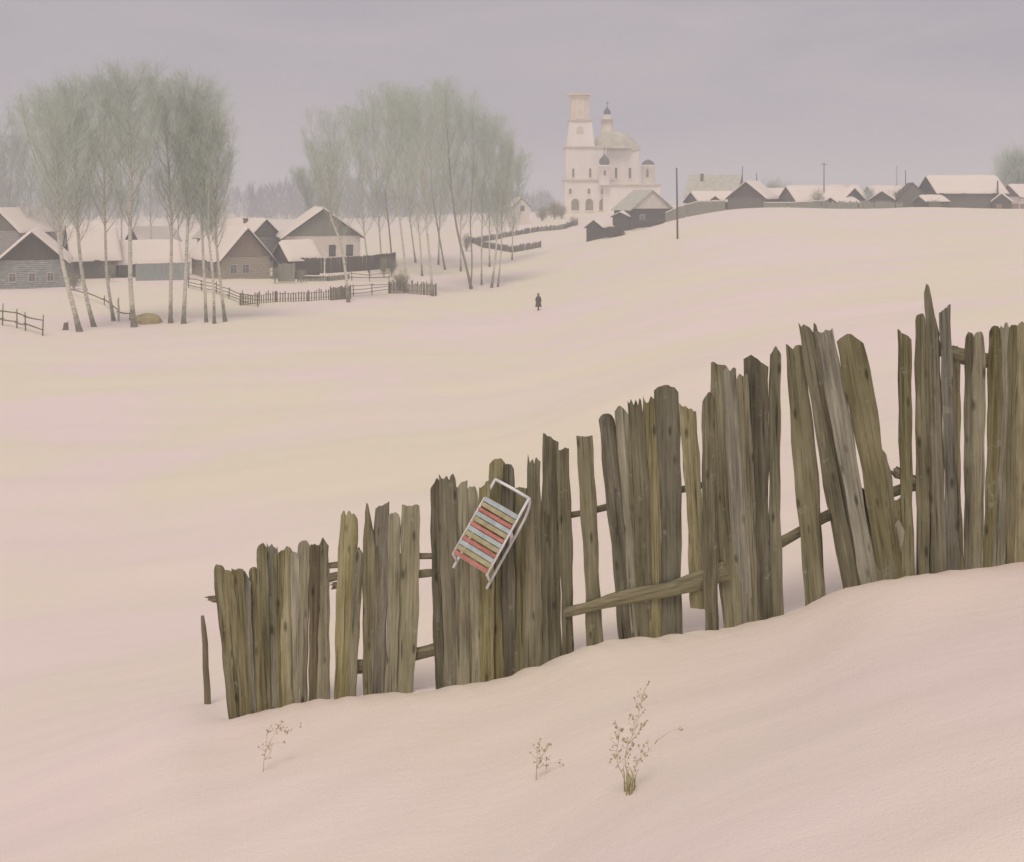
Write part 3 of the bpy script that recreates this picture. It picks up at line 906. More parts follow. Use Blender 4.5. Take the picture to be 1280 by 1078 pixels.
# right-hand village on the rise
house('white gabled house over dark logs with pale green roof below the church', 815, 224, 261, 238, 9.4, 8, 20, wallm='log_dark', gablem='plaster', roofm='tin_green', snow=False,
      ov=.5, wins=[('front', -2.2, .8)], seed=21, yb=281)
house('house with green tin roof and brick chimney behind the low snow shed', 925, 250, 245, 219, 9, 11.5, 66, wallm='log_grey', gablem='board_green', roofm='tin_green', snow=False,
      seed=22, ov=.4, yb=262, chim=(-1.2, 8.5, .35))
house('low shed under a flat snow roof before the green tin roof', 866, 228, 252, 241, 6, 9, -72, walls='board', wallm='board_grey', gablem='board_grey', name='shed', cat='shed', seed=23, ov=.5, yb=264)
house('dark boarded gable house with snow roof on the crest beside two thin poles', 933, 222, 247, 228, 7.6, 9.5, -28, walls='board', wallm='board_grey', gablem='board_dark', seed=24, ov=.5, yb=264, name='hut', cat='house')
house('low hut with long snow roof on the crest right of the dark gable house', 985, 226, 251, 234, 7.2, 10, -74, walls='board', wallm='board_grey', gablem='board_grey', seed=25, ov=.5, yb=262, name='hut', cat='house')
house('small hut with brown gable beside the tall thin pole on the crest', 1066, 224, 250, 236, 6.0, 8, 30, walls='board', wallm='board_grey', gablem='board_dark', seed=26, ov=.5, yb=261, name='hut', cat='house')
house('little shed with slanting snow roof between the brown hut and the green hut', 1103, 226, 250, 240, 5, 7, -35, walls='board', wallm='board_grey', gablem='board_dark', seed=27, ov=.4, yb=260, name='shed', cat='shed')
house('bare grey-green boarded hut with pointed gable touching the long brown barn', 1141, 222, 246, 229, 5.6, 7, -12, walls='board', wallm='board_grey', gablem='board_grey', snow=False, seed=28, ov=.3, yb=263, name='hut', cat='house')
house('long brown board barn with broad snow roof, largest on the crest', 1160, 224, 240, 221, 7, 15, -80, walls='board', wallm='board_grey', gablem='board_dark', seed=29, ov=.5, yb=266, name='barn', cat='barn')
house('pale cottage with snow roof at the far end of the crest beneath the grey tree', 1262, 232, 246, 232, 6, 9, -70, walls='board', wallm='plaster', gablem='board_grey', seed=30, ov=.4, yb=262, name='hut', cat='house')
house('tiny white cottage with one dark window beside the ochre shrubs', 652, 292, 258, 248, 4.6, 6, 15, walls='board', wallm='plaster', gablem='plaster', seed=31, ov=.3, yb=266, name='hut', cat='house',
      wins=[('front', .2, .6, .8, 1.0, 'board_dark')])
house('small dark log shed with snow slab roof next to the firewood', 776, 224, 271, 266, 4.0, 4.5, -40, wallm='log_dark', gablem='board_dark', seed=32, ov=.3, yb=283, name='shed', cat='shed')
house('lowest dark log shed with tilted snow roof at the foot of the lane', 743, 214, 284, 276, 3.6, 4.0, -35, wallm='log_dark', gablem='board_dark', seed=33, ov=.3, yb=291, name='shed', cat='shed')


def log_pile(label, px, py, w, rows, seed, Y_):
    b = at(px, py, Y_); b.z = g1(b.x, b.y) - .1; rr = random.Random(seed)
    mb = MB(); r = .19
    for k in range(rows):
        n = int(w / (2 * r)) - k
        for i in range(n):
            x = (i - n / 2) * 2 * r + rr.uniform(-.02, .02); z = r + k * r * 1.75; q = r * rr.uniform(.8, 1.05)
            mb.tube([(x, rr.uniform(-.9, -.7), z), (x, rr.uniform(.7, .9), z + rr.uniform(-.03, .03))], q, 8)
    o = mb.build('log_pile', M['log_dark']); o.location = b; o.rotation_euler = (0, 0, R(rr.uniform(-25, 25)))
    tag(o, label, 'firewood')
    return o


log_pile('heap of dark firewood logs between the two small log sheds', 769, 294, 4.6, 6, 4, 210)
log_pile('flat pile of dark logs under the wall of the white gabled house', 812, 288, 6.5, 4, 5, 215)

house('narrow shed with steep snow roof wedged by the board fence under the green tin roof', 893, 226, 255, 246, 4.2, 4, 20, walls='board', wallm='board_dark', gablem='board_dark', name='shed', cat='shed', seed=41, ov=.3, yb=265)
house('low dark woodshed with thick snow slab between long snow roof and brown hut', 1040, 222, 254, 248, 4.5, 5, -70, walls='board', wallm='board_dark', gablem='board_dark', name='shed', cat='shed', seed=42, ov=.4, yb=262)
house('dark lean-to shed against the near corner of the long barn', 1150, 219, 252, 246, 4.0, 5, -76, walls='board', wallm='board_dark', gablem='board_dark', name='shed', cat='shed', seed=43, ov=.3, yb=265)
house('small snow-topped outhouse in front of the pale cottage', 1252, 221, 252, 243, 3.4, 3.4, -25, walls='board', wallm='board_dark', gablem='board_dark', name='shed', cat='shed', seed=44, ov=.25, yb=265)

house('hut whose pale snow roof shows behind the tall thin pole and the woodshed', 1036, 246, 249, 233, 6.5, 8, -68, walls='board', wallm='board_grey', gablem='board_grey', name='hut', cat='house', seed=51, ov=.4, yb=262)
house('hut with low pale roof half hidden behind the little slanting shed', 1086, 252, 248, 234, 6.0, 8.5, -72, walls='board', wallm='board_grey', gablem='board_dark', name='hut', cat='house', seed=52, ov=.4, yb=262)
house('hut at the back with snow roof showing between dark gable and long snow roof', 958, 250, 250, 237, 6.0, 7, -70, walls='board', wallm='board_grey', gablem='board_dark', name='hut', cat='house', seed=53, ov=.4, yb=262)

# ------------------------------------------------------------------ church
def build_church():
    Y = 330.0; s = Y / FPX
    base = -(266 - HOR) * s
    cx = 757
    root = thing('church', 'pale whitewashed church with tall topless bell tower and green-grey dome', 'church', ((cx - 640) * s, Y, base))
    X = lambda px: (px - cx) * s
    Z = lambda py: -(py - HOR) * s - base
    def block(name, x0, x1, yt, yb, d0, depth, mat='church_wall', taper=0.0, corn=True, bev=.0):
        a, b = X(x0), X(x1); z0, z1 = Z(yb), Z(yt); t = taper * (b - a)
        mb = MB()
        vs = [(a, d0, z0), (b, d0, z0), (b, d0 + depth, z0), (a, d0 + depth, z0),
              (a + t, d0 + t, z1), (b - t, d0 + t, z1), (b - t, d0 + depth - t, z1), (a + t, d0 + depth - t, z1)]
        mb.add(vs, [(0, 3, 2, 1), (4, 5, 6, 7), (0, 1, 5, 4), (1, 2, 6, 5), (2, 3, 7, 6), (3, 0, 4, 7)])
        # corner pilasters
        for q in (0, 1):
            e0, e1 = (a, a + .9) if q == 0 else (b - .9, b)
            tt = t if q == 0 else -t
            mb.add([(e0, d0 - .18, z0), (e1, d0 - .18, z0), (e1, d0 + .2, z0), (e0, d0 + .2, z0),
                    (e0 + tt, d0 + t - .18, z1 - .1), (e1 + tt, d0 + t - .18, z1 - .1), (e1 + tt, d0 + t + .2, z1 - .1), (e0 + tt, d0 + t + .2, z1 - .1)],
                   [(0, 3, 2, 1), (4, 5, 6, 7), (0, 1, 5, 4), (1, 2, 6, 5), (2, 3, 7, 6), (3, 0, 4, 7)])
        o = mb.build(name, M[mat], root)
        if corn:
            c = MB(); g = .45
            c.box(a + t - g, b - t + g, d0 + t - g, d0 + depth - t + g, z1 - .003, z1 + .35)
            c.box(a + t - g * .5, b - t + g * .5, d0 + t - g * .5, d0 + depth - t + g * .5, z1 - .45, z1 - .006)
            c.build('cornice', M['church_cornice'], o)
        return o
    def arch(px, yt, yb, wpx, d, mat='opening', parent=root, frame=True):
        x = X(px); w = wpx * s / 2; z0, z1 = Z(yb), Z(yt)
        poly = [(x - w, z0), (x + w, z0)] + [(x + w * math.cos(q), z1 - w + w * math.sin(q)) for q in [math.pi * k / 8 for k in range(9)]]
        mb = MB(); mb.prism(poly, d - .06, d + .3); o = mb.build('window' if yb < 246 else 'arch', M[mat], parent)
        if frame:
            f = MB(); e = .22
            po = [(x + (w + e) * math.cos(q), z1 - w + (w + e) * math.sin(q)) for q in [math.pi * k / 8 for k in range(9)]]
            pi_ = [(x + w * math.cos(q), z1 - w + w * math.sin(q)) for q in [math.pi * k / 8 for k in range(9)]]
            for k in range(8):
                f.prism([pi_[k], po[k], po[k + 1], pi_[k + 1]], d - .2, d + .1)
            f.box(x - w - e, x - w, d - .2, d + .1, z0, z1 - w); f.box(x + w, x + w + e, d - .2, d + .1, z0, z1 - w)
            f.box(x - w - e, x + w + e, d - .26, d + .1, z0 - .3, z0 - .003)
            f.build('frame', M['church_wall'], o)
        return o
    # refectory and bell tower
    low = block('refectory', 705, 764, 226, 275, -4, 13)
    mid = block('tower_storey', 707, 757, 185, 226.0, -2.5, 10.5)
    t3 = block('tower_storey', 708.5, 743, 151, 183.4, -1.2, 8.0, taper=.10)
    t4 = block('tower_storey', 713.5, 736.5, 119, 149.4, .2, 5.4, mat='church_ochre', taper=.02, corn=False)
    mb = MB(); mb.box(X(709.5), X(739), -.6, 6.6, Z(118.9), Z(116.6)); mb.build('tower_cap', M['church_cornice'], root)
    for px in (716, 737): arch(px, 211, 222, 2.6, -2.5, parent=mid)
    for px in (712, 735, 752): arch(px, 236, 242.5, 3.4, -4, 'arch_open', parent=low)
    for px in (718, 735.5, 752.5): arch(px, 248.5, 263, 9.5, -4, 'arch_open', parent=low)
    arch(725, 158, 180, 9, -1.2 + .45, 'church_cornice', parent=t3, frame=False)
    arch(725, 124, 147, 7.5, .24, 'church_ochre', parent=t4)
    # main cube
    nave = block('nave', 757, 800, 187, 275, 2.5, 12)
    for px in (771, 788.5): arch(px, 209.5, 223, 3.2, 2.5, parent=nave)
    # domical roof: square, swelling
    cxm, cy, hb = X(770), 8.3, X(798) - X(770)
    prof = [(hb * 1.30, 0), (hb * 1.24, .7), (hb * 1.09, 2.0), (hb * .88, 3.4), (hb * .64, 4.6), (hb * .40, 5.4), (hb * .28, 5.7)]
    mb = MB(); mb.lathe(prof, (cxm, cy, Z(187) + .36), 8, smooth=True, rot=math.pi / 8)
    mb.v = [(x, y, z) for x, y, z in mb.v]
    mb.build('dome', M['church_roof'], root)
    cl = X(762)
    mb = MB(); zb = Z(164)
    mb.lathe([(2.3, -.8), (2.3, 0.2), (1.9, .3), (1.75, 3.8), (2.0, 3.9), (2.0, 4.2), (1.4, 4.5), (.9, 5.6), (.01, 5.7)], (cl, cy, zb), 12)
    dr = mb.build('drum', M['church_cornice'], root)
    def onion(px, py, r, d, mat='church_dome', ch=1.8, parent=root):
        mb = MB(); z = Z(py)
        mb.lathe([(r * .7, 0), (r * .98, .35 * r), (r, .75 * r), (r * .85, 1.15 * r), (r * .5, 1.55 * r), (r * .2, 1.95 * r), (r * .06, 2.3 * r), (.02, 2.35 * r)], (X(px), d, z), 14)
        o = mb.build('cupola', M[mat], parent)
        c = MB(); zt = z + 2.3 * r
        q = .09
        c.box(X(px) - q, X(px) + q, d - q, d + q, zt - .2, zt + ch)
        c.box(X(px) - .5, X(px) - q - .002, d - q, d + q, zt + ch * .62, zt + ch * .62 + .2)
        c.box(X(px) + q + .002, X(px) + .5, d - q, d + q, zt + ch * .62, zt + ch * .62 + .2)
        c.build('cross', M['church_dome'], o)
        return o
    onion(762, 141, 1.1, cy, ch=1.5)
    # two chapels with drums and dark cupolas
    mb = MB(); mb.lathe([(1.75, 0), (1.75, Z(209.5) - Z(232)), (1.95, Z(209) - Z(232)), (1.95, Z(207.5) - Z(232)), (.2, Z(206.5) - Z(232))], (X(753.5), -5.6, Z(232)), 14); c1 = mb.build('chapel_drum', M['church_wall'], root)
    arch(753.5, 214, 220, 2.4, -7.35, parent=c1, frame=False)
    onion(753.5, 207.4, 1.55, -5.6, ch=1.7, parent=c1)
    mb = MB(); mb.lathe([(2.15, 0), (2.15, Z(208.5) - Z(238)), (2.4, Z(208) - Z(238)), (2.4, Z(206.5) - Z(238)), (.2, Z(205.5) - Z(238))], (X(811), 1.5, Z(238)), 14); c2 = mb.build('chapel_drum', M['church_wall'], root)
    arch(809, 211.5, 222, 2.6, -.62, parent=c2, frame=False)
    mb = MB(); z = Z(206.4); r = 2.0
    mb.lathe([(r, 0), (r * .95, .5), (r * .7, 1.1), (r * .3, 1.5), (.05, 1.7)], (X(811), 1.5, z), 14); mb.build('cupola', M['church_dome'], c2)
    block('apse', 752, 822, 232, 275, -5.5, 12.5)
    return root


build_church()

# ------------------------------------------------------------------ trees
def strokes(P, Dv, Ln, r, bend, seed):
    """many thin tapering twigs: three-sided, two bends each. returns V, F (quads)"""
    rs = np.random.RandomState(seed); n = len(P)
    Dv = Dv / np.linalg.norm(Dv, axis=1, keepdims=True)
    a = np.cross(Dv, rs.normal(size=(n, 3))); a /= np.linalg.norm(a, axis=1, keepdims=True) + 1e-9
    b = np.cross(Dv, a)
    V = np.zeros((n, 9, 3))
    for k, t in enumerate((0.0, .5, 1.0)):
        c = P + Dv * (Ln * t)[:, None] + bend * (Ln * t * t)[:, None]
        rad = r * (1.0, .75, .25)[k]
        for j in range(3):
            q = 2 * math.pi * j / 3
            V[:, k * 3 + j] = c + (a * math.cos(q) + b * math.sin(q)) * rad[:, None]
    base = (np.arange(n) * 9)[:, None]
    F = []
    for k in range(2):
        for j in range(3):
            j2 = (j + 1) % 3
            F.append(np.concatenate([base + k * 3 + j, base + k * 3 + j2, base + (k + 1) * 3 + j2, base + (k + 1) * 3 + j], 1))
    return V.reshape(-1, 3), np.concatenate(F)


def spline(ctrl, n):
    ts = np.array([c[0] for c in ctrl]); ps = np.array([tuple(c[1]) for c in ctrl])
    return [Vector(p) for p in hermite(ts, ps, np.linspace(ts[0], ts[-1], n))]


def birch(label, pts, rad0, crown_w, seed, low=.34, ntw=4600, dark=False, group='birches by the village', tw=.0115, name='birch_tree', cat='tree', Yset=None, twm='twig'):
    """pts: photo points foot -> top. crown of long fine upswept branches"""
    if Yset: b = at(pts[0][0], pts[0][1], Yset); b.z = g1(b.x, b.y)
    else: b = hit(*pts[0])
    Y = b.y; s = Y / FPX
    rs = np.random.RandomState(seed)
    root = thing(name, label, cat, b, 0, group)
    pts = list(pts[:-1]) + [(pts[-1][0], pts[-1][1] + 13)]
    P = [at(x, y, Y) - b for x, y in pts]
    P[0].z = -.5
    crown_w *= 1.08
    ntw = int(ntw * min(1.25, (crown_w / 3.5) ** 1.4))
    zz = [p.z for p in P]
    dep = rs.uniform(-1.2, 1.2)
    for p in P[1:]: p.y += dep * p.z / zz[-1]
    Hh = P[-1].z; rad = rad0 * .8
    tr = spline([(p.z, p) for p in P], 22)
    mb = MB()
    rads = []
    for p in tr:
        t = max(0, p.z / Hh)
        rads.append(rad * ((1 - t) ** .75 * .93 + .06) * (1 + .55 * math.exp(-max(0, p.z) / .5)))
    nf = 3
    mb.tube(tr, rads, 9, 0)
    mb.build('trunk', M['bark_grey' if dark else 'bark'], root)
    zs = np.array([p.z for p in tr]); tx = np.array([(p.x, p.y) for p in tr]); tr_r = np.array(rads)
    # limbs
    lim = MB(); nl = 34; tips = []
    for k in range(nl):
        f = low + (0.96 - low) * (k + rs.uniform(0, 1)) / nl
        z = f * Hh
        o = Vector((np.interp(z, zs, tx[:, 0]), np.interp(z, zs, tx[:, 1]), z))
        az = k * 2.4 + rs.uniform(-.5, .5)
        prof = math.sin(math.pi * min(1, max(0.03, (f - low + .10) / (1.13 - low)))) ** .7
        out = crown_w * prof * rs.uniform(.45, 1.12)
        up = min(out * rs.uniform(1.5, 2.4) + .8, (1.02 - f) * Hh * 1.0 + .6)
        e = o + Vector((math.cos(az) * out, math.sin(az) * out, up))
        m1 = o.lerp(e, .5) + Vector((math.cos(az) * out * .16, math.sin(az) * out * .16, -up * .04))
        r0 = min(np.interp(z, zs, tr_r) * .4, .05)
        q = spline([(0, o), (.5, m1), (1, e)], 6)
        lim.tube(q, [r0 * (1 - .8 * i / 5) for i in range(6)], 5, cap=False)
        tips.append((o, m1, e))
    # leader also bears twigs
    tips.append((Vector((tx[-8][0], tx[-8][1], zs[-8])), Vector((tx[-4][0], tx[-4][1], zs[-4])), Vector((tx[-1][0], tx[-1][1], zs[-1]))))
    lim.build('branch', M['bark_dark'], root)['label'] = 'fine upswept branches'
    O = np.array([t[0] for t in tips]); M1 = np.array([t[1] for t in tips]); E = np.array([t[2] for t in tips])
    wts = np.linalg.norm(E - O, axis=1); wts[-1] *= 1.2
    ix = rs.choice(len(tips), ntw, p=wts / wts.sum())
    t = rs.uniform(.12, 1.0, ntw) ** .8
    a = (1 - t)[:, None]; tt = t[:, None]
    base = a * a * O[ix] + 2 * a * tt * M1[ix] + tt * tt * E[ix]
    lat = rs.normal(size=(ntw, 3)); lat[:, 2] = 0
    along = E[ix] - O[ix]; along /= np.linalg.norm(along, axis=1, keepdims=True)
    base = base + lat * .055 * crown_w
    dv = along * .45 + lat * .42 + np.array([0, 0, 1.0]) * rs.uniform(.1, 1.0, ntw)[:, None]
    ln = rs.uniform(.5, 1.0, ntw) * rs.choice([1, 1.3, 2.4], ntw)
    bend = np.stack([rs.normal(0, .15, ntw), rs.normal(0, .15, ntw), -rs.uniform(0, .55, ntw)], 1)
    V, F = strokes(base, dv, ln, np.full(ntw, tw) * rs.uniform(.7, 1.25, ntw), bend, seed)
    np_mesh('crown', V, F, M[twm], root)
    return root


BL = [
    ('birch leaning hard to the left with a dark swollen foot, next to the stump', [(101, 415), (92, 385), (82, 345), (77, 320), (72, 220), (68, 125)], .30, 3.6),
    ('second leaning birch with a curved pale stem near the stump', [(119, 409), (109, 375), (103, 340), (100, 310), (97, 220), (98, 105)], .26, 3.6),
    ('slim straight birch behind the little crooked post', [(143, 402), (134, 345), (132, 290), (131, 200), (133, 98)], .22, 3.4),
    ('thick pale birch standing beside the yellow hay heap', [(168, 409), (164, 360), (164, 300), (166, 200), (165, 84)], .32, 3.6),
    ('straight birch with forked dark foot before the blue fence', [(213, 404), (213, 350), (213, 290), (207, 190), (202, 100)], .25, 3.4),
    ('pale birch bending outward above, close beside the fork-footed birch', [(229, 405), (231, 350), (233, 280), (238, 190), (241, 96)], .27, 3.4),
    ('slender birch, first of the three before the brown gabled hut', [(258, 403), (255, 350), (252, 290), (256, 200), (256, 112)], .20, 3.0),
    ('middle birch of the three before the brown gabled hut', [(268, 405), (267, 350), (262, 290), (264, 220), (268, 130)], .19, 2.4),
    ('birch with dark brown foot, last of the three before the brown gabled hut', [(282, 402), (277, 360), (272, 300), (274, 230), (278, 148)], .22, 1.9),
]
for i, (lb, p, r, cw) in enumerate(BL):
    birch(lb, p, r, cw, 40 + i, group='birches before the huts', low=.36)
BK = [
    ('hazy birch rising behind the grey log hut', [(38, 340), (36, 270), (40, 200), (46, 128)], .20, 5.0, 190),
    ('farthest hazy birch at the edge above the snowed-up hut', [(10, 340), (12, 270), (16, 220), (22, 165)], .18, 4.6, 195),
    ('edge birch half lost in the haze beyond the snowed-up hut', [(-12, 340), (-10, 270), (-8, 200), (2, 140)], .18, 5.0, 192),
    ('hazy birch over the ridge of the grey log hut', [(58, 342), (58, 270), (56, 200), (60, 106)], .18, 5.0, 200),
    ('hazy birch rising behind the barn roof', [(112, 345), (112, 270), (112, 190), (115, 92)], .2, 5.0, 190),
    ('hazy birch between the two leaning birches and the barn', [(78, 345), (76, 270), (72, 190), (76, 102)], .2, 5.0, 185),
    ('hazy birch standing behind the thick pale birch', [(152, 345), (152, 270), (150, 190), (149, 90)], .2, 4.8, 196),
    ('hazy birch behind the pair of birches at the blue fence', [(224, 345), (222, 270), (222, 190), (222, 98)], .2, 5.0, 188),
    ('hazy birch behind the three birches of the brown gabled hut', [(252, 345), (252, 270), (250, 200), (254, 118)], .2, 4.2, 194),
    ('hazy birch behind the low snow-roofed shed', [(190, 345), (188, 270), (188, 200), (186, 98)], .2, 5.0, 192),
]
for i, (lb, p, r, cw, Y) in enumerate(BK):
    birch(lb, p, r, cw, 70 + i, group='birches behind the huts', Yset=Y, tw=.017, low=.22, ntw=3300)
BR = [
    ('pale birch with a kinked stem in front of the picket fence', [(436, 378), (432, 340), (425, 300), (414, 270), (418, 200), (420, 140)], .24, 3.6, 0),
    ('birch at the bent end of the picket fence', [(541, 371), (538, 330), (534, 290), (528, 200), (522, 112)], .22, 3.8, 0),
    ('slim birch just behind the picket fence rails', [(509, 366), (505, 320), (500, 280), (492, 190), (487, 102)], .21, 3.8, 0),
    ('dark bent birch, westernmost of the clump on the open snow', [(590, 361), (582, 330), (572, 290), (566, 250), (560, 180), (556, 98)], .25, 3.6, 1),
    ('thin birch in the clump with a stout dark foot', [(588, 362), (590, 330), (588, 280), (592, 200), (590, 128)], .16, 3.2, 1),
    ('thin straight birch in the middle of the clump on the open snow', [(602, 357), (602, 320), (603, 270), (606, 200), (608, 140)], .16, 3.0, 0),
    ('thicker birch leaning outward in the clump by the dark wattle', [(614, 360), (619, 325), (622, 280), (626, 220), (628, 160)], .23, 2.8, 0),
    ('outermost thin birch of the clump by the dark wattle', [(622, 359), (626, 320), (628, 270), (636, 210), (640, 172)], .16, 2.2, 0),
]
for i, (lb, p, r, cw, dk) in enumerate(BR):
    birch(lb, p, r, cw, 90 + i, group='birches by the picket fence', dark=bool(dk), tw=.0125, ntw=3500)
BR2 = [
    ('hazy birch behind the whitewashed house gable', [(462, 338), (455, 290), (450, 220), (446, 130)], .2, 4.2, 180),
    ('hazy birch beside the whitewashed house wall', [(478, 330), (474, 280), (470, 200), (466, 112)], .2, 4.4, 186),
    ('dark stemmed birch behind the end of the board fence', [(491, 322), (486, 280), (482, 240), (500, 180), (505, 106)], .2, 4.2, 192),
    ('hazy forked birch in the snow field beyond the picket fence', [(557, 330), (548, 290), (540, 240), (538, 180), (536, 112)], .2, 4.4, 188),
    ('pale thin birch in the snow field beyond the fork tree', [(528, 338), (524, 290), (516, 240), (512, 180), (510, 120)], .18, 4.4, 176),
    ('hazy birch far behind, low at the edge of the grove', [(420, 330), (412, 270), (400, 220), (392, 172)], .18, 4.0, 205),
    ('hazy birch behind the forked birch, tallest crown of the grove', [(548, 332), (550, 270), (556, 190), (552, 96)], .2, 4.2, 198),
    ('hazy birch in the middle of the grove behind the bent birch', [(520, 332), (512, 270), (506, 190), (500, 118)], .2, 4.4, 200),
    ('hazy birch behind the outer stems of the clump', [(612, 335), (612, 270), (616, 200), (614, 142)], .18, 4.0, 190),
    ('short hazy birch behind the snow-roofed hut', [(398, 330), (392, 270), (380, 235), (374, 205)], .16, 3.6, 210),
    ('hazy birch behind the clump on the open snow', [(576, 335), (576, 280), (580, 200), (578, 110)], .18, 4.2, 186),
    ('low hazy birch at the outer edge of the grove near the wattle', [(640, 320), (642, 270), (648, 220), (650, 188)], .16, 2.8, 200),
]
for i, (lb, p, r, cw, Y) in enumerate(BR2):
    birch(lb, p, r, cw, 120 + i, group='birches behind the picket fence', Yset=Y, tw=.017, low=.22, ntw=3300, dark=(i in (2, 3)))


def bush(label, px, py, Y, w, h, n, seed, tw=.03, mat='twig_dark', name='shrub', cat='shrub', group=None, spread=.5):
    b = at(px, py, Y)
    b.z = min(b.z, g1(b.x, b.y) + .3) if Y < 400 else b.z
    root = thing(name, label, cat, b, 0, group)
    rs = np.random.RandomState(seed)
    nst = 9; az = rs.uniform(0, 6.28, nst); rr = rs.uniform(.1, 1, nst)
    tip = np.stack([np.cos(az) * w * .4 * rr, np.sin(az) * w * .4 * rr, h * (.85 - .4 * rr * rs.uniform(.3, 1, nst))], 1)
    mb = MB()
    for k in range(nst):
        mb.tube([(0, 0, -.6), Vector(tip[k] * .5) + Vector((0, 0, h * .06)), tip[k]], [.07, .05, .015], 5)
    mb.build('stem', M['bark_dark'], root)
    ix = rs.randint(0, nst, n); t = rs.uniform(.2, 1.0, n)
    base = tip[ix] * t[:, None] + rs.normal(0, 1, (n, 3)) * np.array([w * .13, w * .13, h * .09])
    base[:, 2] = np.maximum(base[:, 2], 0)
    dv = rs.normal(0, spread, (n, 3)) + np.array([0, 0, 1.0])
    V, F = strokes(base, dv, rs.uniform(.15, .35, n) * h * .8, np.full(n, tw), rs.normal(0, .15, (n, 3)), seed)
    np_mesh('crown', V, F, M[mat], root)
    return root


bush('ochre shrub thicket beside the church porch', 693, 263, 305, 7, 5.2, 900, 201)
bush('second ochre shrub thicket nearer the tiny cottage', 678, 263, 300, 5, 3.6, 700, 202)
bush('low green shrub close against the church wall', 702, 265, 312, 3.5, 3.8, 500, 203)
bush('wide grey-green tree rising behind the cottage at the end of the crest', 1272, 262, 242, 12, 13.5, 6000, 204, tw=.032, mat='twig', name='tree', cat='tree')
bush('faint shrub top showing behind the dark gable house', 966, 262, 262, 9, 7.5, 900, 205, tw=.04, mat='twig')
bush('grey shrub growing against the bare grey-green hut', 1126, 262, 226, 4, 4.2, 700, 206, mat='twig_dark')
bush('tangled shrub before the low end of the long brown barn', 1170, 266, 216, 3.2, 2.6, 500, 207, mat='twig_dark')
bush('shrub leaning over the roof of the little slanting shed', 1085, 262, 236, 4.5, 5.0, 600, 208, mat='twig')
bush('bare shrub beside the end of the dark board fence', 480, 333, 172, 2.4, 3.4, 380, 209, mat='twig_dark', tw=.02)
bush('bushy end clump on the dark board fence beyond the bare shrub', 489, 331, 174, 2.0, 3.0, 380, 210, mat='twig_dark', tw=.02)
bush('pale grey shrub behind the chimney of the green tin roofed house', 868, 262, 275, 8, 6, 800, 211, tw=.04, mat='twig')


for k, (lb, px, py, Y, w_, h_, n_) in enumerate([
        ('dry ochre bush at the inner end of the picket fence', 500, 352, 150, 3.0, 2.6, 420),
        ('low bush in front of the dark log shed wall', 376, 346, 160, 2.4, 1.6, 320),
        ('leafless bush by the gate fence of the brown gabled hut', 344, 347, 157, 1.8, 2.2, 320),
        ('scrubby bush beside the corner of the grey log hut', 92, 356, 146, 2.0, 2.4, 320),
        ('thin bush between the barn and the low shed', 136, 350, 158, 2.2, 2.8, 320),
        ('shrub at the turn of the dark wattle below the lane', 583, 304, 226, 2.6, 3.4, 380),
        ('round shrub beside the lane wattle under the church', 716, 285, 262, 3.0, 2.8, 380),
        ('shrub hanging over the crest fence left of the tall thin pole', 1022, 262, 221, 3.6, 4.2, 420),
        ('tall grey shrub behind the brown hut on the crest', 1050, 262, 240, 4.5, 5.6, 500)]):
    bush(lb, px, py, Y, w_, h_, n_, 230 + k, tw=.022, mat='twig_dark')


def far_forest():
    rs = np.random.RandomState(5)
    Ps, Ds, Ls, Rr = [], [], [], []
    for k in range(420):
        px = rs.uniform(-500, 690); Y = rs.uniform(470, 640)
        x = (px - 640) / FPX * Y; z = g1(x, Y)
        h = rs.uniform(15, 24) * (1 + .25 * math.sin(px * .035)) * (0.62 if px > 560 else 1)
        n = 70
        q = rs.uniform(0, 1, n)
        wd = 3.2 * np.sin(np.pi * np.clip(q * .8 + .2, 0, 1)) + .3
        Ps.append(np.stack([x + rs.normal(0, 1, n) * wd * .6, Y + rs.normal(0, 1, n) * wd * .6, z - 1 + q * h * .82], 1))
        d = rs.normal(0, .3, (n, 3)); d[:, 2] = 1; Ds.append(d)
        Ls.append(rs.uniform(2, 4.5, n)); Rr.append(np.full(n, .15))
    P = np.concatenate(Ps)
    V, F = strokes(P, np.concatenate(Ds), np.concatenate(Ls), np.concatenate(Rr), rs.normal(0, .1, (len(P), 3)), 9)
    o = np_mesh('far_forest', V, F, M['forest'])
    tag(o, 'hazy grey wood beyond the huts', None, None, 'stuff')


far_forest()

# ------------------------------------------------------------------ village fences, poles, small things
def rail_fence(label, pts, heights, r=.055, post_h=1.5, mat='rail', posts=None, group=None, Yfix=None, postr=.065):
    """pts: foot points in the photo; one rail per height between neighbouring posts"""
    F = []
    for (px, py) in pts:
        F.append(hit(px, py) if Yfix is None else at(px, py, Yfix))
    root = thing('rail_fence', label, 'fence', F[0], 0, group)
    rr = random.Random(int(pts[0][0] * 7 + pts[0][1]))
    for f in F:
        a = f - F[0]; mb = MB(); ln = rr.uniform(-.12, .12); h = post_h * rr.uniform(.85, 1.15)
        mb.tube([a + Vector((0, 0, -.4)), a + Vector((ln * .5, 0, h * .5)), a + Vector((ln, 0, h))], [postr, postr * .95, postr * .7], 7)
        mb.build('post', M[mat], root)
    for h in heights:
        for i in range(len(F) - 1):
            a = F[i] - F[0] + Vector((0, -.08, h + rr.uniform(-.1, .1))); b = F[i + 1] - F[0] + Vector((0, -.08, h + rr.uniform(-.1, .1)))
            e = (b - a).normalized() * .35
            mb = MB(); mb.tube([a - e, a.lerp(b, .5) + Vector((0, 0, rr.uniform(-.08, .04))), b + e], [r, r * .95, r * .7], 6)
            mb.build('rail', M[mat], root)
    return root


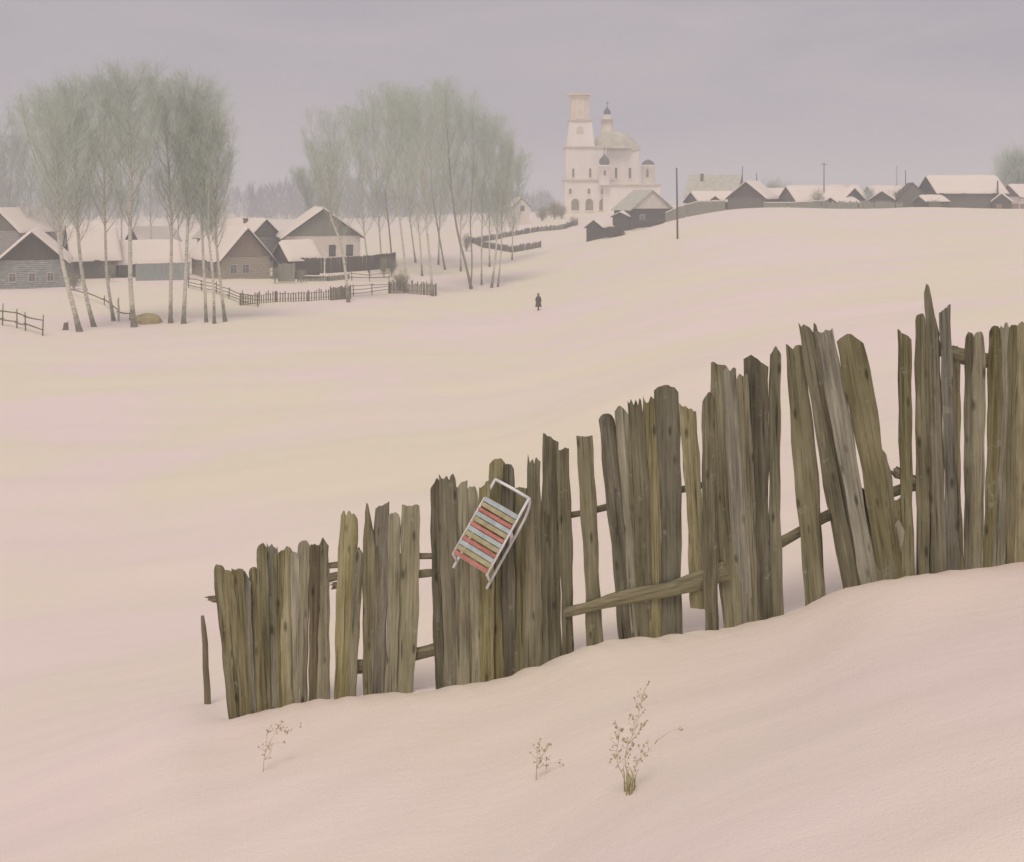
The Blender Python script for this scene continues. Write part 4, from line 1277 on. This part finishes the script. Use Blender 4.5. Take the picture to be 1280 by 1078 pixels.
def panel_fence(label, pts, h, mat='board_dark', name='board_fence', bw=.16, gap=.01, ragged=.08, Yfix=None, snow=False, rail=True, r=.03, thick=.03):
    F = []
    for p in pts:
        px, py = p[:2]
        q = hit(px, py) if (Yfix is None and len(p) < 3) else at(px, py, p[2] if len(p) > 2 else Yfix)
        F.append(q)
    root = thing(name, label, 'fence', F[0])
    rr = random.Random(int(pts[0][0] * 5 + pts[0][1]))
    for i in range(len(F) - 1):
        a = F[i] - F[0]; b = F[i + 1] - F[0]; d = b - a; ln = math.hypot(d.x, d.y)
        n = max(2, int(ln / (bw + gap))); ux = Vector((d.x / ln, d.y / ln, 0)); nn = Vector((ux.y, -ux.x, 0))
        mb = MB()
        for k in range(n):
            s0 = ln * k / n + gap / 2; s1 = ln * (k + 1) / n - gap / 2
            if rr.random() < .03: continue
            zt = h + rr.uniform(-ragged, ragged); ob = rr.uniform(-.02, .02); ln_ = rr.uniform(-.04, .04)
            c0 = a + ux * s0 + Vector((0, 0, d.z * s0 / ln)); c1 = a + ux * s1 + Vector((0, 0, d.z * s1 / ln))
            vs = []
            for zz, lx in ((-.6, 0), (zt, ln_)):
                up = Vector((0, 0, zz)) + ux * lx
                vs += [c0 + nn * (ob + thick) + up, c1 + nn * (ob + thick) + up, c1 + nn * (ob - .01) + up, c0 + nn * (ob - .01) + up]
            mb.add(vs, [(0, 3, 2, 1), (4, 5, 6, 7), (0, 1, 5, 4), (1, 2, 6, 5), (2, 3, 7, 6), (3, 0, 4, 7)])
        if rail:
            for zz in (h * .3, h * .8):
                mb.tube([a + Vector((0, 0, zz)) - nn * .06, b + Vector((0, 0, zz)) - nn * .06], r, 6)
        mb.build('panel', M[mat], root)
        if snow:
            m2 = MB(); K = 10
            pts_ = [a.lerp(b, q / K) + Vector((0, 0, h + .02 + rr.uniform(-.04, .05))) for q in range(K + 1)]
            m2.tube(pts_, [.1] * (K + 1), 8, sx=1.3); m2.build('snow_cover', M['roof_snow'], root)
    for i, f in enumerate(F):
        a = f - F[0]; mb = MB(); mb.tube([a + Vector((0, .1, -.6)), a + Vector((0, .1, h + .12))], [.09, .08], 8); mb.build('post', M[mat], root)
    return root


rail_fence('crooked two-rail fence running off at the near corner of the village', [(-30, 403), (3, 407), (21, 411), (32, 414), (53, 420)], (.62, 1.45), r=.07, post_h=1.9)
rail_fence('low broken rail fence slanting behind the leaning birches', [(86, 368), (108, 374), (130, 382), (148, 398), (162, 401)], (.75, ), r=.08, post_h=1.3)
rail_fence('grey four-rail fence running down beside the three birches', [(236, 360), (252, 364), (270, 367), (286, 374), (304, 381), (322, 384)], (.4, .8, 1.25), r=.06, post_h=1.5)
panel_fence('long low picket fence of brownish stakes along the field edge', [(300, 382), (345, 378), (385, 377), (430, 374)], 1.25, 'rail', 'picket_fence', bw=.13, gap=.17, ragged=.25)
panel_fence('ochre wattle fence at the bend beneath the kinked birch', [(413, 376), (438, 374)], 1.6, 'rail', 'wattle_fence', bw=.1, gap=.03, ragged=.15)
rail_fence('thin tangled rail fence between the kinked birch and the field corner', [(442, 371), (465, 369), (488, 367), (505, 367)], (.5, .95, 1.3), r=.05, post_h=1.6)
panel_fence('ochre stake fence at the field corner under the birches', [(486, 367), (505, 367), (530, 369), (545, 370)], 1.5, 'rail', 'stake_fence', bw=.12, gap=.06, ragged=.3)
panel_fence('dark board fence running along below the whitewashed house', [(366, 337, 166), (410, 337, 168), (455, 334, 171), (494, 330, 175)], 1.75, 'board_dark', bw=.2, snow=False)
panel_fence('low greenish garden fence capped with snow below the dark board fence', [(372, 352), (410, 352), (436, 349)], .8, 'board_grey', 'garden_fence', bw=.15, gap=.1, ragged=.2, snow=True)
rail_fence('sparse rail fence in the snowy garden beyond the kinked birch', [(440, 351), (462, 352), (486, 350)], (.5, 1.0), r=.06, post_h=1.4)
panel_fence('blue-grey board fence between the low shed and the brown gabled hut', [(170, 348, 160), (200, 347.5, 161), (236, 346, 162)], 2.15, 'board_blue', bw=.22, gap=.004, ragged=.03, snow=True)
panel_fence('short grey gate fence joining the dark shed and the brown gabled hut', [(348, 347, 158), (368, 347, 158)], 2.0, 'board_green', 'gate_fence', bw=.18)
panel_fence('dark wattle running up the lane toward the church', [(588, 305), (632, 297), (672, 290), (705, 287), (722, 281)], 1.15, 'board_grey', 'wattle_fence', bw=.12, gap=.02, ragged=.25)
panel_fence('lower dark wattle closing the yard by the birch clump', [(585, 303), (604, 310), (640, 316), (676, 310)], 1.25, 'board_grey', 'wattle_fence', bw=.12, gap=.02, ragged=.25)
panel_fence('grey-green board fence climbing from the white gabled house to the crest', [(832, 279, 220), (850, 271, 221), (872, 265, 222), (906, 264, 222)], 2.1, 'board_green', bw=.2, ragged=.2, snow=True)
panel_fence('dark board fence along the crest before the low snow-roofed huts', [(955, 264, 220), (990, 264, 220), (1035, 261, 220)], 1.7, 'board_green', bw=.2, ragged=.2, snow=True)
panel_fence('low grey fence on the crest between the brown hut and the bare hut', [(1035, 261, 219), (1080, 260, 219), (1128, 262, 219)], 1.3, 'board_green', bw=.2, ragged=.25)
panel_fence('brown yard fence beyond the end of the long barn', [(1246, 265, 221), (1300, 264, 221)], 1.6, 'board_brown', bw=.2)
panel_fence('short palisade under the wall of the dark log shed', [(788, 282, 219), (832, 279, 220)], .9, 'board_dark', 'palisade', bw=.16)


def pole(label, px, yb, yt, Y, r=.13, arm=True, lean=0.0):
    b = at(px, yb, Y); b.z = min(b.z, g1(b.x, b.y)) 
    top = -(yt - HOR) / FPX * Y - b.z
    root = thing('utility_pole', label, 'pole', b, 0, 'poles along the crest')
    mb = MB(); mb.tube([(0, 0, -.8), (lean * .5, 0, top * .5), (lean, 0, top)], [r, r * .9, r * .7], 9); mb.build('pole', M['pole'], root)
    if arm:
        mb = MB(); mb.tube([(lean - .7, -.12, top - .5), (lean + .7, -.12, top - .5)], .05, 6); c = mb.build('crossarm', M['pole'], root)
        for q in (-.6, .6):
            mb = MB(); mb.lathe([(.03, 0), (.055, .05), (.05, .14), (.01, .2)], (lean + q, -.12, top - .45), 7); mb.build('insulator', M['plaster'], c)
    return root


q = hit(847, 299)
pole('tall lone pole standing on the open snow below the crest', 847, 299, 210, q.y, r=.16, arm=False, lean=-.15)
pole('thin pole rising behind the gable tip of the dark gable house', 928, 262, 208, 236, r=.11, arm=False)
pole('short pole just above the snow roof of the dark gable house', 946, 262, 216, 240, r=.12, arm=False)
pole('tall thin pole beside the small brown hut', 1030, 262, 203, 226, r=.12)
pole('pole above the pointed roof of the bare hut', 1132, 262, 213, 232, r=.12, arm=False)
pole('faint far pole between the little shed and the bare hut', 1121, 262, 208, 270, r=.08, arm=False)
pole('stout post by the end of the long barn', 1247, 264, 226, 222, r=.22, arm=False)

# hay heap, stump, crooked post
b = hit(184, 404); mb = MB(); rr = random.Random(8)
prof = [(1.25, -.3), (1.3, .2), (1.2, .7), (.95, 1.15), (.55, 1.45), (.1, 1.55)]
mb.lathe(prof, (0, 0, 0), 18)
mb.v = [(x * (1 + rr.uniform(-.1, .1)), y * (1 + rr.uniform(-.1, .1)), z * (1 + rr.uniform(-.06, .06))) for x, y, z in mb.v]
for k in range(260):
    a = rr.uniform(0, 6.28); z = rr.uniform(.05, 1.4); r = 1.28 * math.sqrt(max(.02, 1 - (z / 1.6) ** 2))
    p = Vector((math.cos(a) * r, math.sin(a) * r, z)); d = Vector((math.cos(a) * .2, math.sin(a) * .2, rr.uniform(-.35, .1)))
    mb.tube([p - d * .3, p + d], [.02, .006], 4)
hay = mb.build('hay_heap', M['hay']); hay.location = b; hay.scale = (1.1, .95, .6)
tag(hay, 'small heap of yellow hay at the foot of the thick birch', 'hay')
b = hit(82, 413); mb = MB(); mb.tube([(0, 0, -.3), (.02, 0, .35), (.05, 0, .75)], [.30, .24, .2], 10); mb.tube([(-.05, 0, .1), (-.35, -.1, .0)], [.1, .04], 6)
stm = mb.build('tree_stump', M['bark_foot']); stm.location = b
m2 = MB(); m2.lathe([(.21, .75), (.2, .85), (.12, .92), (.01, .94)], (.05, 0, 0), 10); m2.build('snow_cap', M['roof_snow'], stm)
tag(stm, 'small dark stump with a cap of snow left of the leaning birches', 'stump')
b = hit(148, 402); mb = MB(); mb.tube([(0, 0, -.4), (.05, 0, 1.0), (-.03, 0, 2.1), (.04, 0, 2.45)], [.12, .11, .1, .06], 8)
cp = mb.build('crooked_post', M['bark_dark']); cp.location = b
tag(cp, 'short crooked post leaning in front of the slim straight birch', 'post')

def footpath():
    P = [hit(px, py) for px, py in ((673, 388), (664, 374), (652, 361), (640, 353), (622, 349), (600, 346), (575, 344))]
    Q = spline([(i, p) for i, p in enumerate(P)], 60)
    rr = random.Random(2); vs = []; fs = []
    prof = [(-1.5, -.14), (-.75, .11), (-.38, .03), (.38, .03), (.75, .11), (1.5, -.14)]
    for i, p in enumerate(Q):
        d = (Q[min(i + 1, 59)] - Q[max(i - 1, 0)]); d.z = 0; d.normalize(); n = Vector((d.y, -d.x, 0))
        for o, h in prof:
            f = min(1, i / 6, (59 - i) / 8)
            q = p + n * (o * rr.uniform(.85, 1.15)); q.z = g1(q.x, q.y) + (h * f * rr.uniform(.6, 1.3) - .3 * (1 - f) if h > 0 else h - .3 * (1 - f))
            vs.append(q)
    for i in range(59):
        for k in range(5):
            fs.append((i * 6 + k, i * 6 + k + 1, i * 6 + k + 7, i * 6 + k + 6))
    mb = MB(); mb.add(vs, fs, 0, True)
    o = mb.build('footpath', M['snow']); o['kind'] = 'structure'; o['label'] = 'narrow trodden path in the snow behind the walker'


footpath()

# ------------------------------------------------------------------ the walker
def build_person():
    b = hit(673, 388)
    s = 1.0
    root = thing('person', 'person in a long dark coat and headscarf walking alone across the snow', 'person', b, R(25))
    # body: one skin over a walking skeleton
    J = {'pelvis': (0, 0, .95), 'waist': (0, .0, 1.12), 'chest': (0, -.02, 1.35), 'neck': (0, -.03, 1.50), 'headb': (0, -.045, 1.58), 'head': (0, -.05, 1.68), 'crown': (0, -.03, 1.76),
         'hl': (-.10, 0, .92), 'kl': (-.11, -.16, .52), 'al': (-.11, -.20, .09), 'tl': (-.12, -.38, .04),
         'hr': (.10, 0, .92), 'kr': (.11, .04, .50), 'ar': (.11, .24, .12), 'tr': (.12, .12, .04),
         'sl': (-.19, -.01, 1.43), 'el': (-.25, .10, 1.16), 'wl': (-.24, .02, .93), 'fl': (-.23, -.03, .83),
         'sr': (.19, -.01, 1.43), 'er': (.25, -.04, 1.16), 'wr': (.23, -.16, .96), 'fr': (.22, -.21, .87)}
    rad = {'pelvis': .14, 'waist': .125, 'chest': .14, 'neck': .055, 'headb': .07, 'head': .095, 'crown': .06, 'hl': .09, 'kl': .06, 'al': .042, 'tl': .03, 'hr': .09, 'kr': .06, 'ar': .042, 'tr': .03,
           'sl': .06, 'el': .045, 'wl': .032, 'fl': .03, 'sr': .06, 'er': .045, 'wr': .032, 'fr': .03}
    E = [('pelvis', 'waist'), ('waist', 'chest'), ('chest', 'neck'), ('neck', 'headb'), ('headb', 'head'), ('head', 'crown'), ('pelvis', 'hl'), ('hl', 'kl'), ('kl', 'al'), ('al', 'tl'),
         ('pelvis', 'hr'), ('hr', 'kr'), ('kr', 'ar'), ('ar', 'tr'), ('chest', 'sl'), ('sl', 'el'), ('el', 'wl'), ('wl', 'fl'), ('chest', 'sr'), ('sr', 'er'), ('er', 'wr'), ('wr', 'fr')]
    ks = list(J)
    me = bpy.data.meshes.new('body'); me.from_pydata([J[k] for k in ks], [(ks.index(a), ks.index(c)) for a, c in E], [])
    o = bpy.data.objects.new('body', me); col.objects.link(o)
    o.modifiers.new('skin', 'SKIN'); 
    if not me.skin_vertices: me.attributes
    for i, k in enumerate(ks):
        sv = me.skin_vertices[0].data[i]; sv.radius = (rad[k], rad[k]); sv.use_root = (k == 'pelvis')
    o.modifiers.new('sub', 'SUBSURF').levels = 1
    o.modifiers['sub'].render_levels = 2
    me.materials.append(M['skin']); o.parent = root
    # coat: flared body and two sleeves
    mb = MB()
    mb.lathe([(.36, .36), (.335, .55), (.27, .85), (.215, 1.08), (.24, 1.28), (.245, 1.40), (.17, 1.50), (.08, 1.54)], (0, 0, 0), 18, ey=.8)
    mb.tube([(-.17, -.01, 1.42), (-.25, .1, 1.16), (-.24, .02, .92)], [.085, .075, .07], 9)
    mb.tube([(.17, -.01, 1.42), (.25, -.04, 1.16), (.23, -.16, .95)], [.085, .075, .07], 9)
    mb.build('coat', M['coat'], root)
    mb = MB()
    mb.lathe([(.20, 1.40), (.155, 1.50), (.115, 1.56), (.135, 1.68), (.12, 1.77), (.07, 1.83), (.01, 1.845)], (0, .012, 0), 14)
    # face opening faces forward: push the front of the scarf back behind the face
    mb.v = [(x, max(y, -.055) if z > 1.57 and z < 1.76 else y, z) for x, y, z in mb.v]
    mb.build('headscarf', M['shawl'], root)
    mb = MB()
    for k, z, d in (('al', 'tl', -1), ('ar', 'tr', 1)):
        a = Vector(J[k]); t = Vector(J[z])
        mb.tube([a + Vector((0, .02, .32)), a + Vector((0, 0, .1)), a + Vector((0, -.01, -.03))], [.085, .075, .08], 9)
        mb.tube([a + Vector((0, .06, -.02)), t], [.075, .06], 9)
    mb.build('felt_boots', M['boot'], root)
    root.scale = (s, s, s)
    return root


build_person()

# ------------------------------------------------------------------ haze
def build_haze():
    mb = MB(); mb.box(-1750, 1750, -90, 2350, -16.5, 42)
    m = bpy.data.materials.new('haze'); m.use_nodes = True; nt = m.node_tree
    nt.nodes.clear()
    out = nt.nodes.new('ShaderNodeOutputMaterial'); pv = nt.nodes.new('ShaderNodeVolumePrincipled')
    pv.inputs['Color'].default_value = (0.86, 0.905, 0.99, 1); pv.inputs['Density'].default_value = HAZE
    pv.inputs['Anisotropy'].default_value = 0.0
    nt.links.new(pv.outputs[0], out.inputs['Volume'])
    o = mb.build('haze', m); o['kind'] = 'stuff'; o['label'] = 'cold pale winter haze over the valley'
    o.display_type = 'WIRE'


HAZE = 0.0016
build_haze()

# ------------------------------------------------------------------ light
SUN = Vector((-.12, -.45, .88)).normalized()
elev = math.asin(SUN.z); azim = math.atan2(SUN.x, SUN.y)
ld = bpy.data.lights.new('sun', 'SUN'); ld.energy = 1.5; ld.angle = R(24); ld.color = (1.0, 0.86, 0.73)
lo = bpy.data.objects.new('sun', ld); col.objects.link(lo)
lo.rotation_euler = SUN.to_track_quat('Z', 'Y').to_euler()

w = bpy.data.worlds.new('World'); scene.world = w; w.use_nodes = True
nt = w.node_tree; L = nt.links
bg = nt.nodes['Background']; bg.inputs['Strength'].default_value = 0.1
sky = N(nt, 'ShaderNodeTexSky', sky_type='NISHITA'); sky.sun_disc = False
sky.sun_elevation = elev; sky.sun_rotation = azim; sky.dust_density = 3.0
tc = N(nt, 'ShaderNodeTexCoord')
mp = N(nt, 'ShaderNodeMapping'); mp.inputs['Scale'].default_value = (1.2, 1.2, 5.0)
L.new(tc.outputs['Generated'], mp.inputs['Vector'])
n1 = N(nt, 'ShaderNodeTexNoise', Scale=2.2, Detail=6.0, Roughness=0.55, Distortion=0.5); L.new(mp.outputs[0], n1.inputs['Vector'])
rp = ramp(nt, [(0.32, (0.39, 0.362, 0.41)), (0.5, (0.45, 0.408, 0.44)), (0.70, (0.52, 0.46, 0.468))])
L.new(n1.outputs[0], rp.inputs[0])
sc_ = N(nt, 'ShaderNodeVectorMath', operation='SCALE'); sc_.inputs['Scale'].default_value = 10.0
L.new(rp.outputs[0], sc_.inputs[0])
mx = N(nt, 'ShaderNodeMix', data_type='RGBA'); mx.inputs[0].default_value = 0.94
L.new(sky.outputs[0], mx.inputs[6]); L.new(sc_.outputs[0], mx.inputs[7])
L.new(mx.outputs[2], bg.inputs['Color'])

# ------------------------------------------------------------------ camera and render settings
cam = bpy.data.cameras.new('camera'); co = bpy.data.objects.new('camera', cam); col.objects.link(co)
co.location = (0, 0, 0); co.rotation_euler = (R(90), 0, 0)
cam.sensor_fit = 'HORIZONTAL'; cam.sensor_width = 36; cam.lens = 36 * FPX / W
cam.shift_y = -(H / 2 - HOR) / W
cam.clip_start = 0.1; cam.clip_end = 6000
scene.camera = co
scene.view_settings.view_transform = 'Standard'; scene.view_settings.look = 'None'
scene.view_settings.exposure = 0.0; scene.view_settings.gamma = 1.0
scene.render.engine = 'CYCLES'
scene.cycles.use_denoising = True
scene.cycles.volume_bounces = 1
scene.cycles.max_bounces = 6; scene.cycles.diffuse_bounces = 3
scene.cycles.transparent_max_bounces = 8
scene.render.resolution_x = 1024; scene.render.resolution_y = 862
